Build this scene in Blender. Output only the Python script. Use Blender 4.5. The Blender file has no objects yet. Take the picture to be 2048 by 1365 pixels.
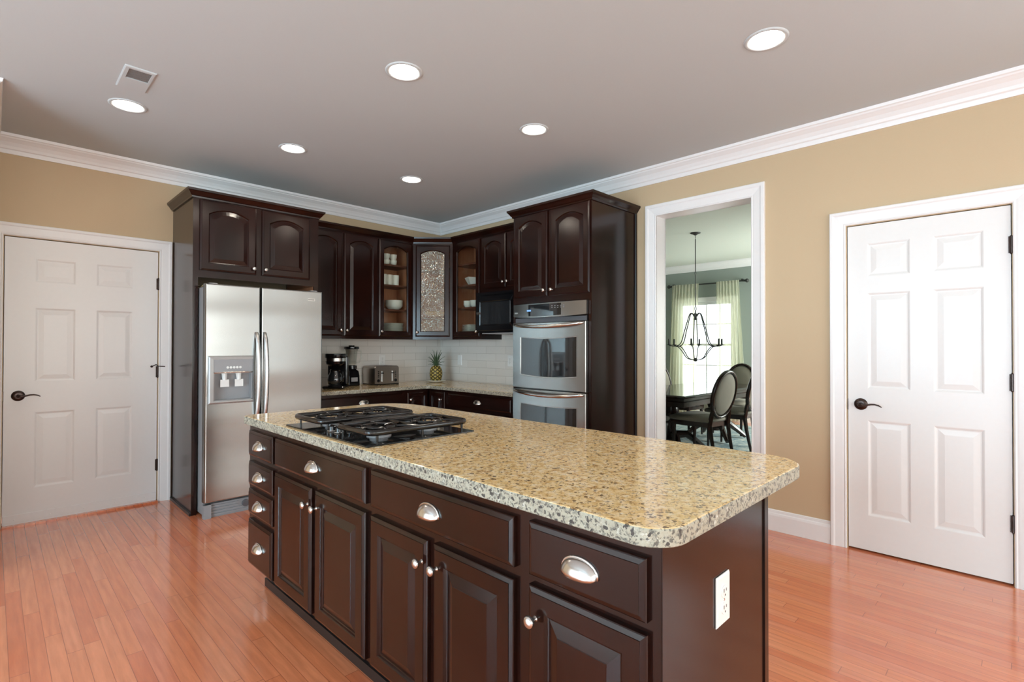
import bpy, math, random
from mathutils import Vector, Matrix
random.seed(7)
S = bpy.context.scene
COL = S.collection
PI = math.pi
R = math.radians

# ------------------------------------------------------------------ camera
F_PX = 1035.3
yaw, pitch, roll = R(44.859), R(0.528), R(0.11)
fw = Vector((math.cos(pitch)*math.cos(yaw), math.cos(pitch)*math.sin(yaw), math.sin(pitch)))
rt = Vector((math.sin(yaw), -math.cos(yaw), 0)); up = rt.cross(fw)
rt2 = rt*math.cos(roll)+up*math.sin(roll); up2 = up*math.cos(roll)-rt*math.sin(roll)
cam_d = bpy.data.cameras.new('camera'); cam = bpy.data.objects.new('camera', cam_d); COL.objects.link(cam)
cam_d.sensor_width = 36; cam_d.lens = F_PX/2048*36; cam_d.clip_start = .02
m = Matrix((rt2, up2, -fw)).transposed().to_4x4(); m.translation = Vector((0, 0, 1.279)); cam.matrix_world = m
S.camera = cam

# ------------------------------------------------------------------ world, light, exposure
w = bpy.data.worlds.new('world'); S.world = w; w.use_nodes = True
w.node_tree.nodes['Background'].inputs[0].default_value = (.86, .93, 1, 1)
w.node_tree.nodes['Background'].inputs[1].default_value = 2.2
S.view_settings.view_transform = 'Standard'; S.view_settings.look = 'None'
S.view_settings.gamma = 1; S.view_settings.use_curve_mapping = False
S.view_settings.exposure = 0.76

def daylight(name, loc, direction, sx, sy, power, col=(1, 1, 1)):
    l = bpy.data.lights.new(name, 'AREA'); l.shape = 'RECTANGLE'; l.size = sx; l.size_y = sy; l.energy = power; l.color = col
    o = bpy.data.objects.new(name, l); COL.objects.link(o); o.location = loc
    o.rotation_euler = Vector(direction).to_track_quat('-Z', 'Z').to_euler(); return o
# room outline: kitchen x -4.4..3.848, y -3.2..5.053 ; dining x 3.99..8.917
XR, YB, ZC = 3.848, 5.053, 2.743
XL, YF = -3.0, -3.2
WT = .14
daylight('daylight_window_left', (XL-.25, 0.9, 1.2), (1, 0, 0), 7.6, 2.3, 430, (.54, .81, 1))
daylight('daylight_window_front', (0.4, YF-.25, 1.45), (0, 1, 0), 6.6, 1.8, 88, (.98, .94, .86))
daylight('daylight_window_right', (XR+.45, -1.8, 1.45), (-1, 0, 0), 2.0, 1.8, 16, (.92, .97, 1))
daylight('daylight_dining_window', (9.35, 4.05, 1.35), (-1, 0, 0), 1.3, 1.9, 10, (.97, 1, .99))
daylight('added_dining_side_light', (7.95, 0.2, 1.4), (0, 1, 0), 1.4, 1.8, 175, (.97, 1, .95))  # added lamp at an invented side window, brightens the dining room

# ------------------------------------------------------------------ node helpers / materials
class G:
    def __init__(s, name):
        s.m = bpy.data.materials.new(name); s.m.use_nodes = True; s.t = s.m.node_tree; s.t.nodes.clear()
        s.out = s.n('ShaderNodeOutputMaterial')
    def n(s, t, ins=None, **kw):
        x = s.t.nodes.new(t)
        for k, v in kw.items(): setattr(x, k, v)
        for k, v in (ins or {}).items(): s.set(x.inputs[k], v)
        return x
    def set(s, sock, v):
        if isinstance(v, bpy.types.NodeSocket): s.t.links.new(v, sock)
        elif isinstance(v, bpy.types.Node): s.t.links.new(v.outputs[0], sock)
        else:
            if isinstance(v, tuple) and len(v) == 3 and sock.type == 'RGBA': v = v+(1,)
            sock.default_value = v
    def math(s, op, a, b=0., c=None):
        x = s.n('ShaderNodeMath', operation=op); s.set(x.inputs[0], a); s.set(x.inputs[1], b)
        if c is not None: s.set(x.inputs[2], c)
        return x.outputs[0]
    def mix(s, f, a, b, mode='MIX'):
        x = s.n('ShaderNodeMix', data_type='RGBA', blend_type=mode); s.set(x.inputs[0], f); s.set(x.inputs[6], a); s.set(x.inputs[7], b)
        return x.outputs[2]
    def ramp(s, f, stops):
        x = s.n('ShaderNodeValToRGB'); s.set(x.inputs[0], f); e = x.color_ramp.elements
        while len(e) < len(stops): e.new(.5)
        for i, (p, c) in enumerate(stops):
            e[i].position = p; e[i].color = (c+(1,)) if isinstance(c, tuple) else (c, c, c, 1)
        return x.outputs[0]
    def coord(s, scale=(1, 1, 1), kind='Object', rot=(0, 0, 0)):
        c = s.n('ShaderNodeTexCoord'); mp = s.n('ShaderNodeMapping'); s.set(mp.inputs[0], c.outputs[kind])
        mp.inputs['Scale'].default_value = scale; mp.inputs['Rotation'].default_value = rot; return mp.outputs[0]
    def noise(s, vec, scale, detail=3, rough=.5):
        return s.n('ShaderNodeTexNoise', {'Vector': vec, 'Scale': scale, 'Detail': detail, 'Roughness': rough}).outputs[0]
    def bump(s, h, strength=.2, dist=.01):
        return s.n('ShaderNodeBump', {'Height': h, 'Strength': strength, 'Distance': dist}).outputs[0]
    def bsdf(s, col, rough=.5, metal=0., normal=None, **kw):
        x = s.n('ShaderNodeBsdfPrincipled', {'Base Color': col, 'Roughness': rough, 'Metallic': metal})
        if normal is not None: s.set(x.inputs['Normal'], normal)
        for k, v in kw.items(): s.set(x.inputs[k.replace('_', ' ')], v)
        return x.outputs[0]
    def done(s, sh): s.t.links.new(sh, s.out.inputs[0]); return s.m

def lin(r, g, b):
    f = lambda c: (c/255/12.92) if c/255 <= .04045 else ((c/255+.055)/1.055)**2.4
    return (f(r), f(g), f(b))

def plain(name, col, rough=.5, metal=0., bump=0., scale=40, **kw):
    g = G(name); v = g.coord(); nz = g.noise(v, scale, 3)
    c = g.mix(g.math('MULTIPLY', nz, .12), col, tuple(x*.75 for x in col))
    return g.done(g.bsdf(c, rough, metal, g.bump(nz, bump, .002) if bump else None, **kw))

def wood(name, dark, light, rough=.3, axis='z', gscale=1., **kw):
    g = G(name); sc = {'z': (14, 14, .9), 'x': (.9, 14, 14), 'y': (14, .9, 14)}[axis]
    v = g.coord(tuple(c*gscale for c in sc)); a = g.noise(v, 3, 5, .6); b = g.noise(g.coord((1.6, 1.6, 1.1)), 2.0, 2)
    f = g.math('ADD', g.math('MULTIPLY', a, .3), g.math('MULTIPLY', b, .7))
    c = g.ramp(f, [(.32, dark), (.70, light)]); r = rough
    return g.done(g.bsdf(c, r, 0., None, **kw))

def metal(name, col, rough, axis=None, var=.1, wave=False):
    g = G(name)
    if axis: v = g.coord({'x': (1, 60, 90), 'z': (90, 90, 1), 'y': (60, 1, 90)}[axis])
    else: v = g.coord()
    nz = g.noise(v, 8 if axis else 20, 3)
    r = g.math('ADD', rough-var/2, g.math('MULTIPLY', nz, var))
    nm = g.bump(nz, .02, .0004)
    if wave:
        wv = g.noise(g.coord((.25, .6, 1.6)), 2.0, 0); nm = g.n('ShaderNodeBump', {'Height': wv, 'Strength': 1., 'Distance': .022}).outputs[0]
    return g.done(g.bsdf(col, r, 1., nm))

M = {}
M['cab'] = wood('espresso_wood', (.0060, .0019, .0014), (.0245, .0058, .0033), .18, 'z', Specular_IOR_Level=.42)
M['cabx'] = wood('espresso_wood_horizontal', (.0060, .0019, .0014), (.0245, .0058, .0033), .18, 'x', Specular_IOR_Level=.42)
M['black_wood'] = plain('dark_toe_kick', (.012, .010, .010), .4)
M['rawwood'] = wood('natural_maple_interior', lin(150, 92, 62), lin(190, 128, 92), .5, 'z')
M['shelf'] = wood('brown_shelf', lin(82, 46, 32), lin(110, 64, 44), .45, 'x')
M['white'] = plain('white_trim_paint', (.88, .88, .89), .35)
M['door'] = plain('white_door_paint', (.84, .84, .84), .32)
M['tan'] = plain('tan_wall_paint', (.60, .46, .295), .6, bump=.15, scale=180)
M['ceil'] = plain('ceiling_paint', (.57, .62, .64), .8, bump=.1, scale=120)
M['sage'] = plain('sage_wall_paint', lin(146, 156, 150), .7)
M['dceil'] = plain('dining_ceiling_paint', (.62, .67, .60), .8)
M['steel'] = metal('brushed_stainless', (.40, .40, .39), .26, 'x', .04, True)
M['steelv'] = metal('brushed_stainless_vertical', (.72, .71, .70), .34, 'z')
M['nickel'] = metal('satin_nickel', (.66, .64, .61), .22)
M['plastic'] = plain('grey_appliance_plastic', (.30, .30, .31), .4)
M['silver'] = plain('silver_plastic', (.42, .42, .42), .35, .6)
M['dplastic'] = plain('dark_grey_plastic', (.09, .09, .10), .4)
M['black'] = plain('black_gloss', (.006, .006, .007), .08)
M['iron'] = plain('black_enamel_iron', (.010, .008, .007), .14, bump=.2, scale=90)
M['bglass'] = plain('black_cooktop_glass', (.012, .013, .014), .05)
M['ovenglass'] = plain('dark_oven_glass', (.016, .018, .020), .04, Specular_IOR_Level=.9)
M['bronze'] = metal('oil_rubbed_bronze', (.07, .05, .045), .28)
M['bsteel'] = metal('warm_brushed_steel', (.36, .32, .29), .3, 'x', .04)
M['plate'] = plain('white_outlet_plastic', (.82, .82, .80), .3)
M['slot'] = plain('dark_slot', (.03, .03, .03), .6)
M['china'] = plain('white_china', (.80, .78, .70), .2)
M['yellow'] = plain('yellow_stoneware', lin(222, 190, 130), .3)
M['ironm'] = plain('wrought_iron', (.022, .024, .022), .5)
M['dwood'] = wood('dark_dining_wood', (.010, .006, .005), (.032, .016, .012), .25, 'z')
M['dtop'] = wood('polished_dark_tabletop', (.010, .006, .005), (.032, .016, .012), .10, 'x', Specular_IOR_Level=.7)
M['fabric'] = plain('grey_taupe_velvet', lin(124, 118, 104), .75, bump=.2, scale=200, Sheen_Weight=.1)
M['vent'] = plain('grey_vent_slats', (.22, .20, .19), .6)
M['hose'] = plain('taupe_paper', lin(170, 150, 110), .7)

def em(name, col, st):
    g = G(name); return g.done(g.n('ShaderNodeEmission', {'Color': col, 'Strength': st}).outputs[0])
M['lamp'] = em('downlight_lens', (1, .90, .76), 36)
M['led'] = em('blue_clock_led', (.25, .5, .9), .7)

def mk_floor():
    g = G('oak_strip_floor'); tc = g.n('ShaderNodeTexCoord'); sp = g.n('ShaderNodeSeparateXYZ', {0: tc.outputs['Object']})
    W_, L_ = .0572, .95
    xi = g.math('DIVIDE', sp.outputs[0], W_); ix = g.math('FLOOR', xi); fx = g.math('FRACT', xi)
    wn = g.n('ShaderNodeTexWhiteNoise', noise_dimensions='1D'); g.set(wn.inputs['W'], ix)
    yy = g.math('ADD', g.math('DIVIDE', sp.outputs[1], L_), g.math('MULTIPLY', wn.outputs[0], 7.3)); iy = g.math('FLOOR', yy); fy = g.math('FRACT', yy)
    cb = g.n('ShaderNodeCombineXYZ', {0: ix, 1: iy}); w2 = g.n('ShaderNodeTexWhiteNoise', {'Vector': cb}, noise_dimensions='3D')
    cv = g.n('ShaderNodeCombineXYZ', {0: g.math('MULTIPLY', sp.outputs[0], 1.), 1: g.math('MULTIPLY', sp.outputs[1], .09), 2: g.math('MULTIPLY', w2.outputs[0], 9.)})
    gr = g.noise(cv, 55, 5, .6); gr2 = g.n('ShaderNodeTexWave', {'Vector': cv, 'Scale': 9., 'Distortion': 9., 'Detail': 3., 'Detail Scale': 1.4}).outputs[0]
    c = g.ramp(w2.outputs[0], [(0., lin(222, 122, 80)), (.35, lin(233, 138, 92)), (.7, lin(238, 148, 103)), (1., lin(228, 134, 96))])
    c = g.mix(g.math('MULTIPLY', g.math('SUBTRACT', gr, .35), .8), c, lin(150, 76, 50))
    c = g.mix(g.math('MULTIPLY', gr2, .13), c, lin(140, 66, 44))
    ex = g.math('LESS_THAN', g.math('MINIMUM', fx, g.math('SUBTRACT', 1., fx)), .018)
    ey = g.math('LESS_THAN', g.math('MINIMUM', fy, g.math('SUBTRACT', 1., fy)), .0013)
    e = g.math('MAXIMUM', ex, ey); c = g.mix(g.math('MULTIPLY', e, .6), c, lin(105, 45, 28))
    h = g.math('SUBTRACT', g.math('MULTIPLY', gr, .15), e)
    r = g.math('ADD', .17, g.math('MULTIPLY', gr, .12))
    return g.done(g.bsdf(c, r, 0., g.bump(h, .25, .0006), Specular_IOR_Level=.6, Coat_Weight=.8, Coat_Roughness=.10))
M['floor'] = mk_floor()

def mk_granite(name='speckled_granite', polished=True):
    g = G(name); v0 = g.coord((1, 1, 1))
    wv = g.n('ShaderNodeTexNoise', {'Vector': v0, 'Scale': 60., 'Detail': 3.}).outputs['Color']
    v = g.n('ShaderNodeVectorMath', {0: v0, 1: g.n('ShaderNodeVectorMath', {0: wv, 3: .022}, operation='SCALE').outputs[0]}, operation='ADD').outputs[0]
    n1 = g.noise(v, 42, 5, .65); n2 = g.noise(v, 70, 4, .7); n3 = g.noise(v0, 7, 3)
    base = g.ramp(n1, [(.33, lin(172, 126, 82)), (.44, lin(228, 194, 140)), (.55, lin(246, 224, 182)), (.66, lin(244, 236, 216))])
    base = g.mix(g.math('MULTIPLY', n3, .7), base, lin(240, 200, 130))
    brown = g.ramp(n2, [(.36, 1.), (.43, 0.)])
    def speck(sc, thr, d):
        vo = g.n('ShaderNodeTexVoronoi', {'Vector': v, 'Scale': sc, 'Randomness': 1.}, feature='F1')
        return g.math('MULTIPLY', g.math('LESS_THAN', vo.outputs['Distance'], d), g.math('GREATER_THAN', g.n('ShaderNodeSeparateColor', {0: vo.outputs['Color']}).outputs[0], thr))
    s1 = speck(85., .84, .44); s2 = speck(170., .74, .48); spk = g.math('MAXIMUM', s1, g.math('MULTIPLY', s2, .7))
    wh = g.ramp(g.noise(v, 55, 4, .6), [(.60, 0.), (.68, 1.)])
    if polished:
        c = g.mix(g.math('MULTIPLY', brown, .72), base, lin(130, 86, 54))
        c = g.mix(g.math('MULTIPLY', wh, .45), c, lin(236, 230, 214)); c = g.mix(g.math('MULTIPLY', spk, .8), c, lin(72, 46, 38))
        return g.done(g.bsdf(c, .07, 0., None, Specular_IOR_Level=.5))
    c = g.mix(.85, base, lin(160, 161, 149)); c = g.mix(g.math('MULTIPLY', wh, .7), c, lin(226, 226, 216))  # rough edge of the same stone; cool window light greyed into its colour
    c = g.mix(g.math('MULTIPLY', g.ramp(n2, [(.40, 1.), (.48, 0.)]), .75), c, lin(100, 100, 92)); c = g.mix(g.math('MULTIPLY', spk, .9), c, lin(46, 40, 40))
    c = g.mix(g.math('MULTIPLY', speck(140., .78, .5), .8), c, lin(70, 66, 62))
    return g.done(g.bsdf(c, .4, 0., g.bump(g.noise(v0, 75, 5, .7), .9, .006)))
M['granite'] = mk_granite(); M['granite_edge'] = mk_granite('hewn_granite_edge_cool_light', False)

def mk_tile():
    g = G('white_subway_tile'); tc = g.n('ShaderNodeTexCoord'); sp = g.n('ShaderNodeSeparateXYZ', {0: tc.outputs['Object']})
    cb = g.n('ShaderNodeCombineXYZ', {0: g.math('ADD', sp.outputs[0], sp.outputs[1]), 1: sp.outputs[2]})
    b = g.n('ShaderNodeTexBrick', {'Vector': cb, 'Color1': lin(226, 222, 216), 'Color2': lin(220, 215, 208), 'Mortar': lin(186, 180, 172), 'Scale': 1., 'Mortar Size': .0016, 'Mortar Smooth': .1, 'Bias': 0., 'Brick Width': .31, 'Row Height': .0795}, offset=.5)
    return g.done(g.bsdf(b.outputs['Color'], .12, 0., g.bump(g.math('SUBTRACT', 1., b.outputs['Fac']), .4, .001)))
M['tile'] = mk_tile()

def mk_glass(name, seedy):
    g = G(name); v = g.coord()
    geo = g.n('ShaderNodeNewGeometry')
    tr = g.n('ShaderNodeBsdfTransparent', {'Color': (.93, .95, .94) if not seedy else (.86, .78, .70)}).outputs[0]
    nz = g.n('ShaderNodeTexVoronoi', {'Vector': v, 'Scale': 120. if seedy else 25.}).outputs['Distance']
    gl = g.n('ShaderNodeBsdfGlossy', {'Color': (1, 1, 1), 'Roughness': .06 if seedy else .03, 'Normal': g.bump(nz, 1. if seedy else .05, .01)}).outputs[0]
    if seedy:
        vc = g.n('ShaderNodeTexVoronoi', {'Vector': v, 'Scale': 240.}).outputs['Color']
        off = g.n('ShaderNodeVectorMath', {0: vc, 1: (.5, .5, .5)}, operation='SUBTRACT').outputs[0]
        off = g.n('ShaderNodeVectorMath', {0: off, 3: .6}, operation='SCALE').outputs[0]
        nn = g.n('ShaderNodeVectorMath', {0: g.n('ShaderNodeVectorMath', {0: geo.outputs['Normal'], 1: off}, operation='ADD').outputs[0]}, operation='NORMALIZE').outputs[0]
        gl = g.n('ShaderNodeBsdfGlossy', {'Color': (.80, .72, .62), 'Roughness': .05, 'Normal': nn}).outputs[0]
    f = g.math('MULTIPLY', g.n('ShaderNodeFresnel', {'IOR': 1.5}).outputs[0], g.math('SUBTRACT', 1., g.n('ShaderNodeNewGeometry').outputs['Backfacing']))
    if seedy:
        f = g.math('ADD', .04, g.math('MULTIPLY', g.ramp(nz, [(.1, 0.), (.5, 1.)]), .12))
    x = g.n('ShaderNodeMixShader', {0: f, 1: tr, 2: gl}).outputs[0]
    if seedy:
        df = g.n('ShaderNodeBsdfTranslucent', {'Color': (.7, .66, .6)}).outputs[0]
        x = g.n('ShaderNodeMixShader', {0: .10, 1: x, 2: df}).outputs[0]
    return g.done(x)
M['glass'] = mk_glass('clear_glass', False); M['seedy'] = mk_glass('textured_glass', True)

def mk_sheer():
    g = G('sheer_yellow_green_voile'); v = g.coord((60, 60, .5)); nz = g.noise(v, 3, 2)
    a = g.n('ShaderNodeBsdfTransparent', {'Color': (.98, 1, .95)}).outputs[0]
    b = g.n('ShaderNodeBsdfTranslucent', {'Color': (.78, .77, .60)}).outputs[0]; c = g.n('ShaderNodeBsdfDiffuse', {'Color': (.74, .73, .58)}).outputs[0]
    bc = g.n('ShaderNodeMixShader', {0: .5, 1: b, 2: c}).outputs[0]
    return g.done(g.n('ShaderNodeMixShader', {0: g.math('ADD', .55, g.math('MULTIPLY', nz, .2)), 1: a, 2: bc}).outputs[0])
M['sheer'] = mk_sheer()

def mk_rug():
    g = G('teal_grey_rug'); v = g.coord(); a = g.noise(v, 5, 5, .7); b = g.noise(v, 26, 4, .7)
    c = g.ramp(g.math('ADD', g.math('MULTIPLY', a, .6), g.math('MULTIPLY', b, .4)), [(.38, lin(96, 122, 130)), (.5, lin(150, 165, 168)), (.6, lin(196, 196, 184))])
    return g.done(g.bsdf(c, .95, 0., g.bump(b, .3, .005)))
M['rug'] = mk_rug()

def mk_pine():
    g = G('pineapple_skin'); tc = g.n('ShaderNodeTexCoord'); sp = g.n('ShaderNodeSeparateXYZ', {0: tc.outputs['Object']})
    an = g.math('ARCTAN2', sp.outputs[1], sp.outputs[0]); a = g.math('MULTIPLY', an, 8/PI*.5); z = g.math('MULTIPLY', sp.outputs[2], 26.)
    p = g.math('FRACT', g.math('ADD', a, z)); q = g.math('FRACT', g.math('SUBTRACT', z, a))
    dp = g.math('ABSOLUTE', g.math('SUBTRACT', p, .5)); dq = g.math('ABSOLUTE', g.math('SUBTRACT', q, .5)); d = g.math('MAXIMUM', dp, dq)
    c = g.ramp(d, [(.12, lin(196, 176, 96)), (.3, lin(150, 128, 48)), (.42, lin(52, 40, 20))])
    return g.done(g.bsdf(c, .5, 0., g.bump(g.math('SUBTRACT', 1., d), .8, .008)))
M['pine'] = mk_pine(); M['leaf'] = plain('pineapple_leaf', lin(78, 100, 72), .5)

# ------------------------------------------------------------------ mesh helpers
class MB:
    def __init__(s): s.v = []; s.f = []; s.mi = []
    def face(s, idx, mi=0): s.f.append(tuple(idx)); s.mi.append(mi)
    def add(s, pts): b = len(s.v); s.v += [tuple(p) for p in pts]; return list(range(b, b+len(pts)))
    def box(s, x0, x1, y0, y1, z0, z1, mi=0):
        if x1 < x0: x0, x1 = x1, x0
        if y1 < y0: y0, y1 = y1, y0
        if z1 < z0: z0, z1 = z1, z0
        i = s.add([(x0, y0, z0), (x1, y0, z0), (x1, y1, z0), (x0, y1, z0), (x0, y0, z1), (x1, y0, z1), (x1, y1, z1), (x0, y1, z1)])
        for f in ((0, 3, 2, 1), (4, 5, 6, 7), (0, 1, 5, 4), (1, 2, 6, 5), (2, 3, 7, 6), (3, 0, 4, 7)): s.face([i[k] for k in f], mi)
        return s
    def quad(s, a, b, c, d, mi=0): s.face(s.add([a, b, c, d]), mi); return s
    def strips(s, loops, cap0=False, cap1=False, closed=True, mi=0, wrap=False):
        ids = [s.add(l) for l in loops]; n = len(loops[0])
        pr = list(zip(ids, ids[1:]))+([(ids[-1], ids[0])] if wrap else [])
        for A, B in pr:
            for k in range(n if closed else n-1):
                k2 = (k+1) % n; s.face((A[k], A[k2], B[k2], B[k]), mi)
        if cap0: s.face(ids[0][::-1], mi)
        if cap1: s.face(ids[-1], mi)
        return s
    def lathe(s, prof, c=(0, 0, 0), n=24, axis='z', mi=0, sx=1, sy=1, cap0=False, cap1=False):
        loops = []
        for r, h in prof:
            L = []
            for k in range(n):
                a = 2*PI*k/n; p = (r*math.cos(a)*sx, r*math.sin(a)*sy, h)
                if axis == 'y': p = (p[0], h, -p[1])
                if axis == 'x': p = (h, p[0], p[1])
                L.append((p[0]+c[0], p[1]+c[1], p[2]+c[2]))
            loops.append(L)
        return s.strips(loops, cap0, cap1, mi=mi)
    def tube(s, pts, r, n=8, closed=False, mi=0, caps=True, squash=1.):
        P = [Vector(p) for p in pts]; N = len(P); loops = []
        rr = r if isinstance(r, (list, tuple)) else [r]*N
        prev = None
        for i in range(N):
            if closed: t = P[(i+1) % N]-P[i-1]
            else: t = P[min(i+1, N-1)]-P[max(i-1, 0)]
            t.normalize()
            if prev is None:
                a = Vector((0, 0, 1)) if abs(t.z) < .9 else Vector((1, 0, 0)); u = t.cross(a).normalized()
            else:
                u = (prev-t*prev.dot(t)).normalized()
            prev = u; v = t.cross(u)
            loops.append([tuple(P[i]+u*(rr[i]*math.cos(2*PI*k/n))+v*(rr[i]*squash*math.sin(2*PI*k/n))) for k in range(n)])
        if closed: return s.strips(loops, mi=mi, wrap=True)
        return s.strips(loops, caps, caps, mi=mi)
    def prism(s, poly, z0, z1, mi=0, mi_side=None):
        ms = mi if mi_side is None else mi_side
        A = s.add([(x, y, z0) for x, y in poly]); B = s.add([(x, y, z1) for x, y in poly]); n = len(poly)
        s.face(A[::-1], mi); s.face(B, mi)
        for k in range(n): s.face((A[k], A[(k+1) % n], B[(k+1) % n], B[k]), ms)
        return s
    def build(s, name, mat, parent=None, smooth=False, bevel=0., solid=0., sub=0, loc=None, seg=2):
        me = bpy.data.meshes.new(name); me.from_pydata(s.v, [], s.f)
        mats = mat if isinstance(mat, (list, tuple)) else [mat]
        for x in mats: me.materials.append(M[x] if isinstance(x, str) else x)
        for p, i in zip(me.polygons, s.mi): p.material_index = i; p.use_smooth = bool(smooth)
        me.validate(); me.update()
        o = bpy.data.objects.new(name, me); COL.objects.link(o)
        if parent is not None: o.parent = parent
        if loc: o.location = loc
        if solid:
            md = o.modifiers.new('solid', 'SOLIDIFY'); md.thickness = solid; md.offset = 0
        if bevel:
            md = o.modifiers.new('bevel', 'BEVEL'); md.width = bevel; md.segments = seg; md.limit_method = 'ANGLE'; md.angle_limit = R(35); md.harden_normals = False
        if sub:
            md = o.modifiers.new('sub', 'SUBSURF'); md.levels = sub; md.render_levels = sub
        if smooth == 'auto':
            try: me.set_sharp_from_angle(angle=R(35))
            except Exception: pass
        return o

def thing(name, label, cat, loc=(0, 0, 0), rz=0., group=None):
    o = bpy.data.objects.new(name, None); COL.objects.link(o); o.empty_display_size = .05
    o.location = loc; o.rotation_euler = (0, 0, rz); o['label'] = label; o['category'] = cat
    if group: o['group'] = group
    return o
def tag(o, label, cat, group=None):
    o['label'] = label; o['category'] = cat
    if group: o['group'] = group
    return o
def struct(o): o['kind'] = 'structure'; return o
def plabel(o, l): o['label'] = l; return o
def copy_tree(o, parent=None):
    c = o.copy(); COL.objects.link(c); c.parent = parent
    for ch in list(o.children): copy_tree(ch, c)
    return c
def emptyS(name, loc=(0, 0, 0), rz=0):
    o = bpy.data.objects.new(name, None); COL.objects.link(o); o.location = loc; o.rotation_euler = (0, 0, rz); o['kind'] = 'structure'; return o

def sweep(mb, path, prof, mi=0, caps=True, closed=False):
    """prof (out, z); out is to the LEFT of travel."""
    n = len(path); loops = []
    for i, (x, y) in enumerate(path):
        def nrm(a, b):
            d = Vector((b[0]-a[0], b[1]-a[1])).normalized(); return Vector((-d.y, d.x))
        if closed: n1 = nrm(path[i-1], path[i]); n2 = nrm(path[i], path[(i+1) % n])
        else:
            n1 = nrm(path[max(i-1, 0)], path[max(i, 1)]); n2 = nrm(path[min(i, n-2)], path[min(i+1, n-1)])
        b = (n1+n2); b = b/max(.2, (1+n1.dot(n2)))
        loops.append([(x+b.x*o, y+b.y*o, z) for o, z in prof])
    mb.strips(loops, caps and not closed, caps and not closed, wrap=closed, mi=mi); return mb

# loop of a rectangle with arched/sagged edges, front facing -y
NA = 10
def loopR(x0, x1, z0, z1, y, ta=0., ba=0., dome=False):
    L = []
    for k in range(NA+1):
        t = -1+2*k/NA; L.append((x0+(x1-x0)*k/NA, y, z0+ba*t*t))
    for k in range(NA+1):
        t = 1-2*k/NA; L.append((x1+(x0-x1)*k/NA, y, z1-ta*t*t))
    return L

def cab_door(parent, x0, x1, z0, z1, arch=0., glass=None, knob=None, fw_=.055, mat='cab', name='door', t=.02):
    mb = MB(); L = lambda i, y, a=0.: loopR(x0+i, x1-i, z0+i, z1-i, y, a)
    fr = [L(0, 0), L(0, -t+.0095), L(.0012, -t+.0068), L(.0035, -t+.0054), L(.0135, -t+.0019), L(.0140, -t), L(fw_, -t, arch), L(fw_+.003, -t+.003, arch), L(fw_+.006, -t+.008, arch)]
    if glass:
        fr += [L(fw_+.008, -t+.009, arch), L(fw_+.008, 0, arch)]
        mb.strips(fr, wrap=True); d = mb.build(name, mat, parent)
        g = MB(); g.strips([L(fw_-.004, -.007, arch), L(fw_-.004, -.003, arch)], True, True); g.build('glass_pane', glass, d)
    else:
        b = .028
        fr += [L(fw_+.009, -t+.0092, arch), L(fw_+.011+b, -t+.0018, arch), L(fw_+.0125+b, -t+.0006, arch)]
        mb.strips(fr, False, True); d = mb.build(name, mat, parent)
    if knob: make_knob(d, knob[0], -t, knob[1])
    return d

def drawer_front(parent, x0, x1, z0, z1, pull=True, t=.02, px=None):
    mb = MB(); L = lambda i, y: loopR(x0+i, x1-i, z0+i, z1-i, y)
    mb.strips([L(0, 0), L(0, -t+.0095), L(.0012, -t+.0068), L(.0035, -t+.0054), L(.0135, -t+.0019), L(.0140, -t)], False, True)
    d = mb.build('drawer', 'cabx', parent)
    if pull: cup_pull(d, (x0+x1)/2 if px is None else px, -t, (z0+z1)/2-.012)
    return d

def make_knob(parent, x, y, z, r=.0155):
    MB().lathe([(.0075, 0), (.0055, -.004), (.0045, -.012), (.007, -.016), (r*.93, -.019), (r, -.023), (r*.85, -.0275), (r*.45, -.030), (.001, -.031)], (x, y, z), 18, 'y').build('knob', 'nickel', parent, smooth=True)

def cup_pull(parent, x, y, z, a=.048, b=.034, c=.026):
    mb = MB(); loops = []
    for j in range(8):
        v = PI/2*j/7
        L = []
        for k in range(19):
            u = PI*k/18; s_ = math.sin(u)**.8
            L.append((x-a*math.cos(u), y-c*s_*math.sin(v), z+b*s_*math.cos(v)-.006*math.sin(v)*s_))
        loops.append(L)
    mb.strips(loops, closed=False)
    mb.tube([(x-a*1.02*math.cos(PI*k/18), y-.0015, z+b*1.04*math.sin(PI*k/18)**.8) for k in range(19)], .002, 6)
    mb.build('cup_pull', 'nickel', parent, smooth=True, solid=.0018)

def carcass(parent, W_, D, z0, z1, mat='cab', back=True, interior=False, z0side=None):
    """closed box when interior is False; else open fronted shell"""
    if not interior:
        return MB().box(0, W_, 0, D, z0, z1).build('carcass', mat, parent)
    t = .018; mb = MB()
    mb.box(0, t, .0, D, z0, z1).box(W_-t, W_, .0, D, z0, z1).box(t, W_-t, 0, D, z0, z0+t+.015).box(t, W_-t, 0, D, z1-t, z1)
    mb.box(t, W_-t, D-.01, D, z0+t, z1-t)
    mb.box(t, .035, 0, .018, z0+.033, z1-.018).box(W_-.035, W_-t, 0, .018, z0+.033, z1-.018).box(.035, W_-.035, 0, .018, z1-.05, z1-.018)
    c = mb.build('carcass', mat, parent); i = MB(); e = .0015
    i.box(t, t+e, .02, D-.01, z0+.034, z1-t).box(W_-t-e, W_-t, .02, D-.01, z0+.034, z1-t).box(t+e, W_-t-e, D-.012, D-.01, z0+.034, z1-t)
    i.box(t+e, W_-t-e, .02, D-.012, z0+.0331, z0+.0345)
    plabel(i.build('interior_lining', 'rawwood', parent), 'lighter natural wood interior of the cabinet')
    return c

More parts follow.
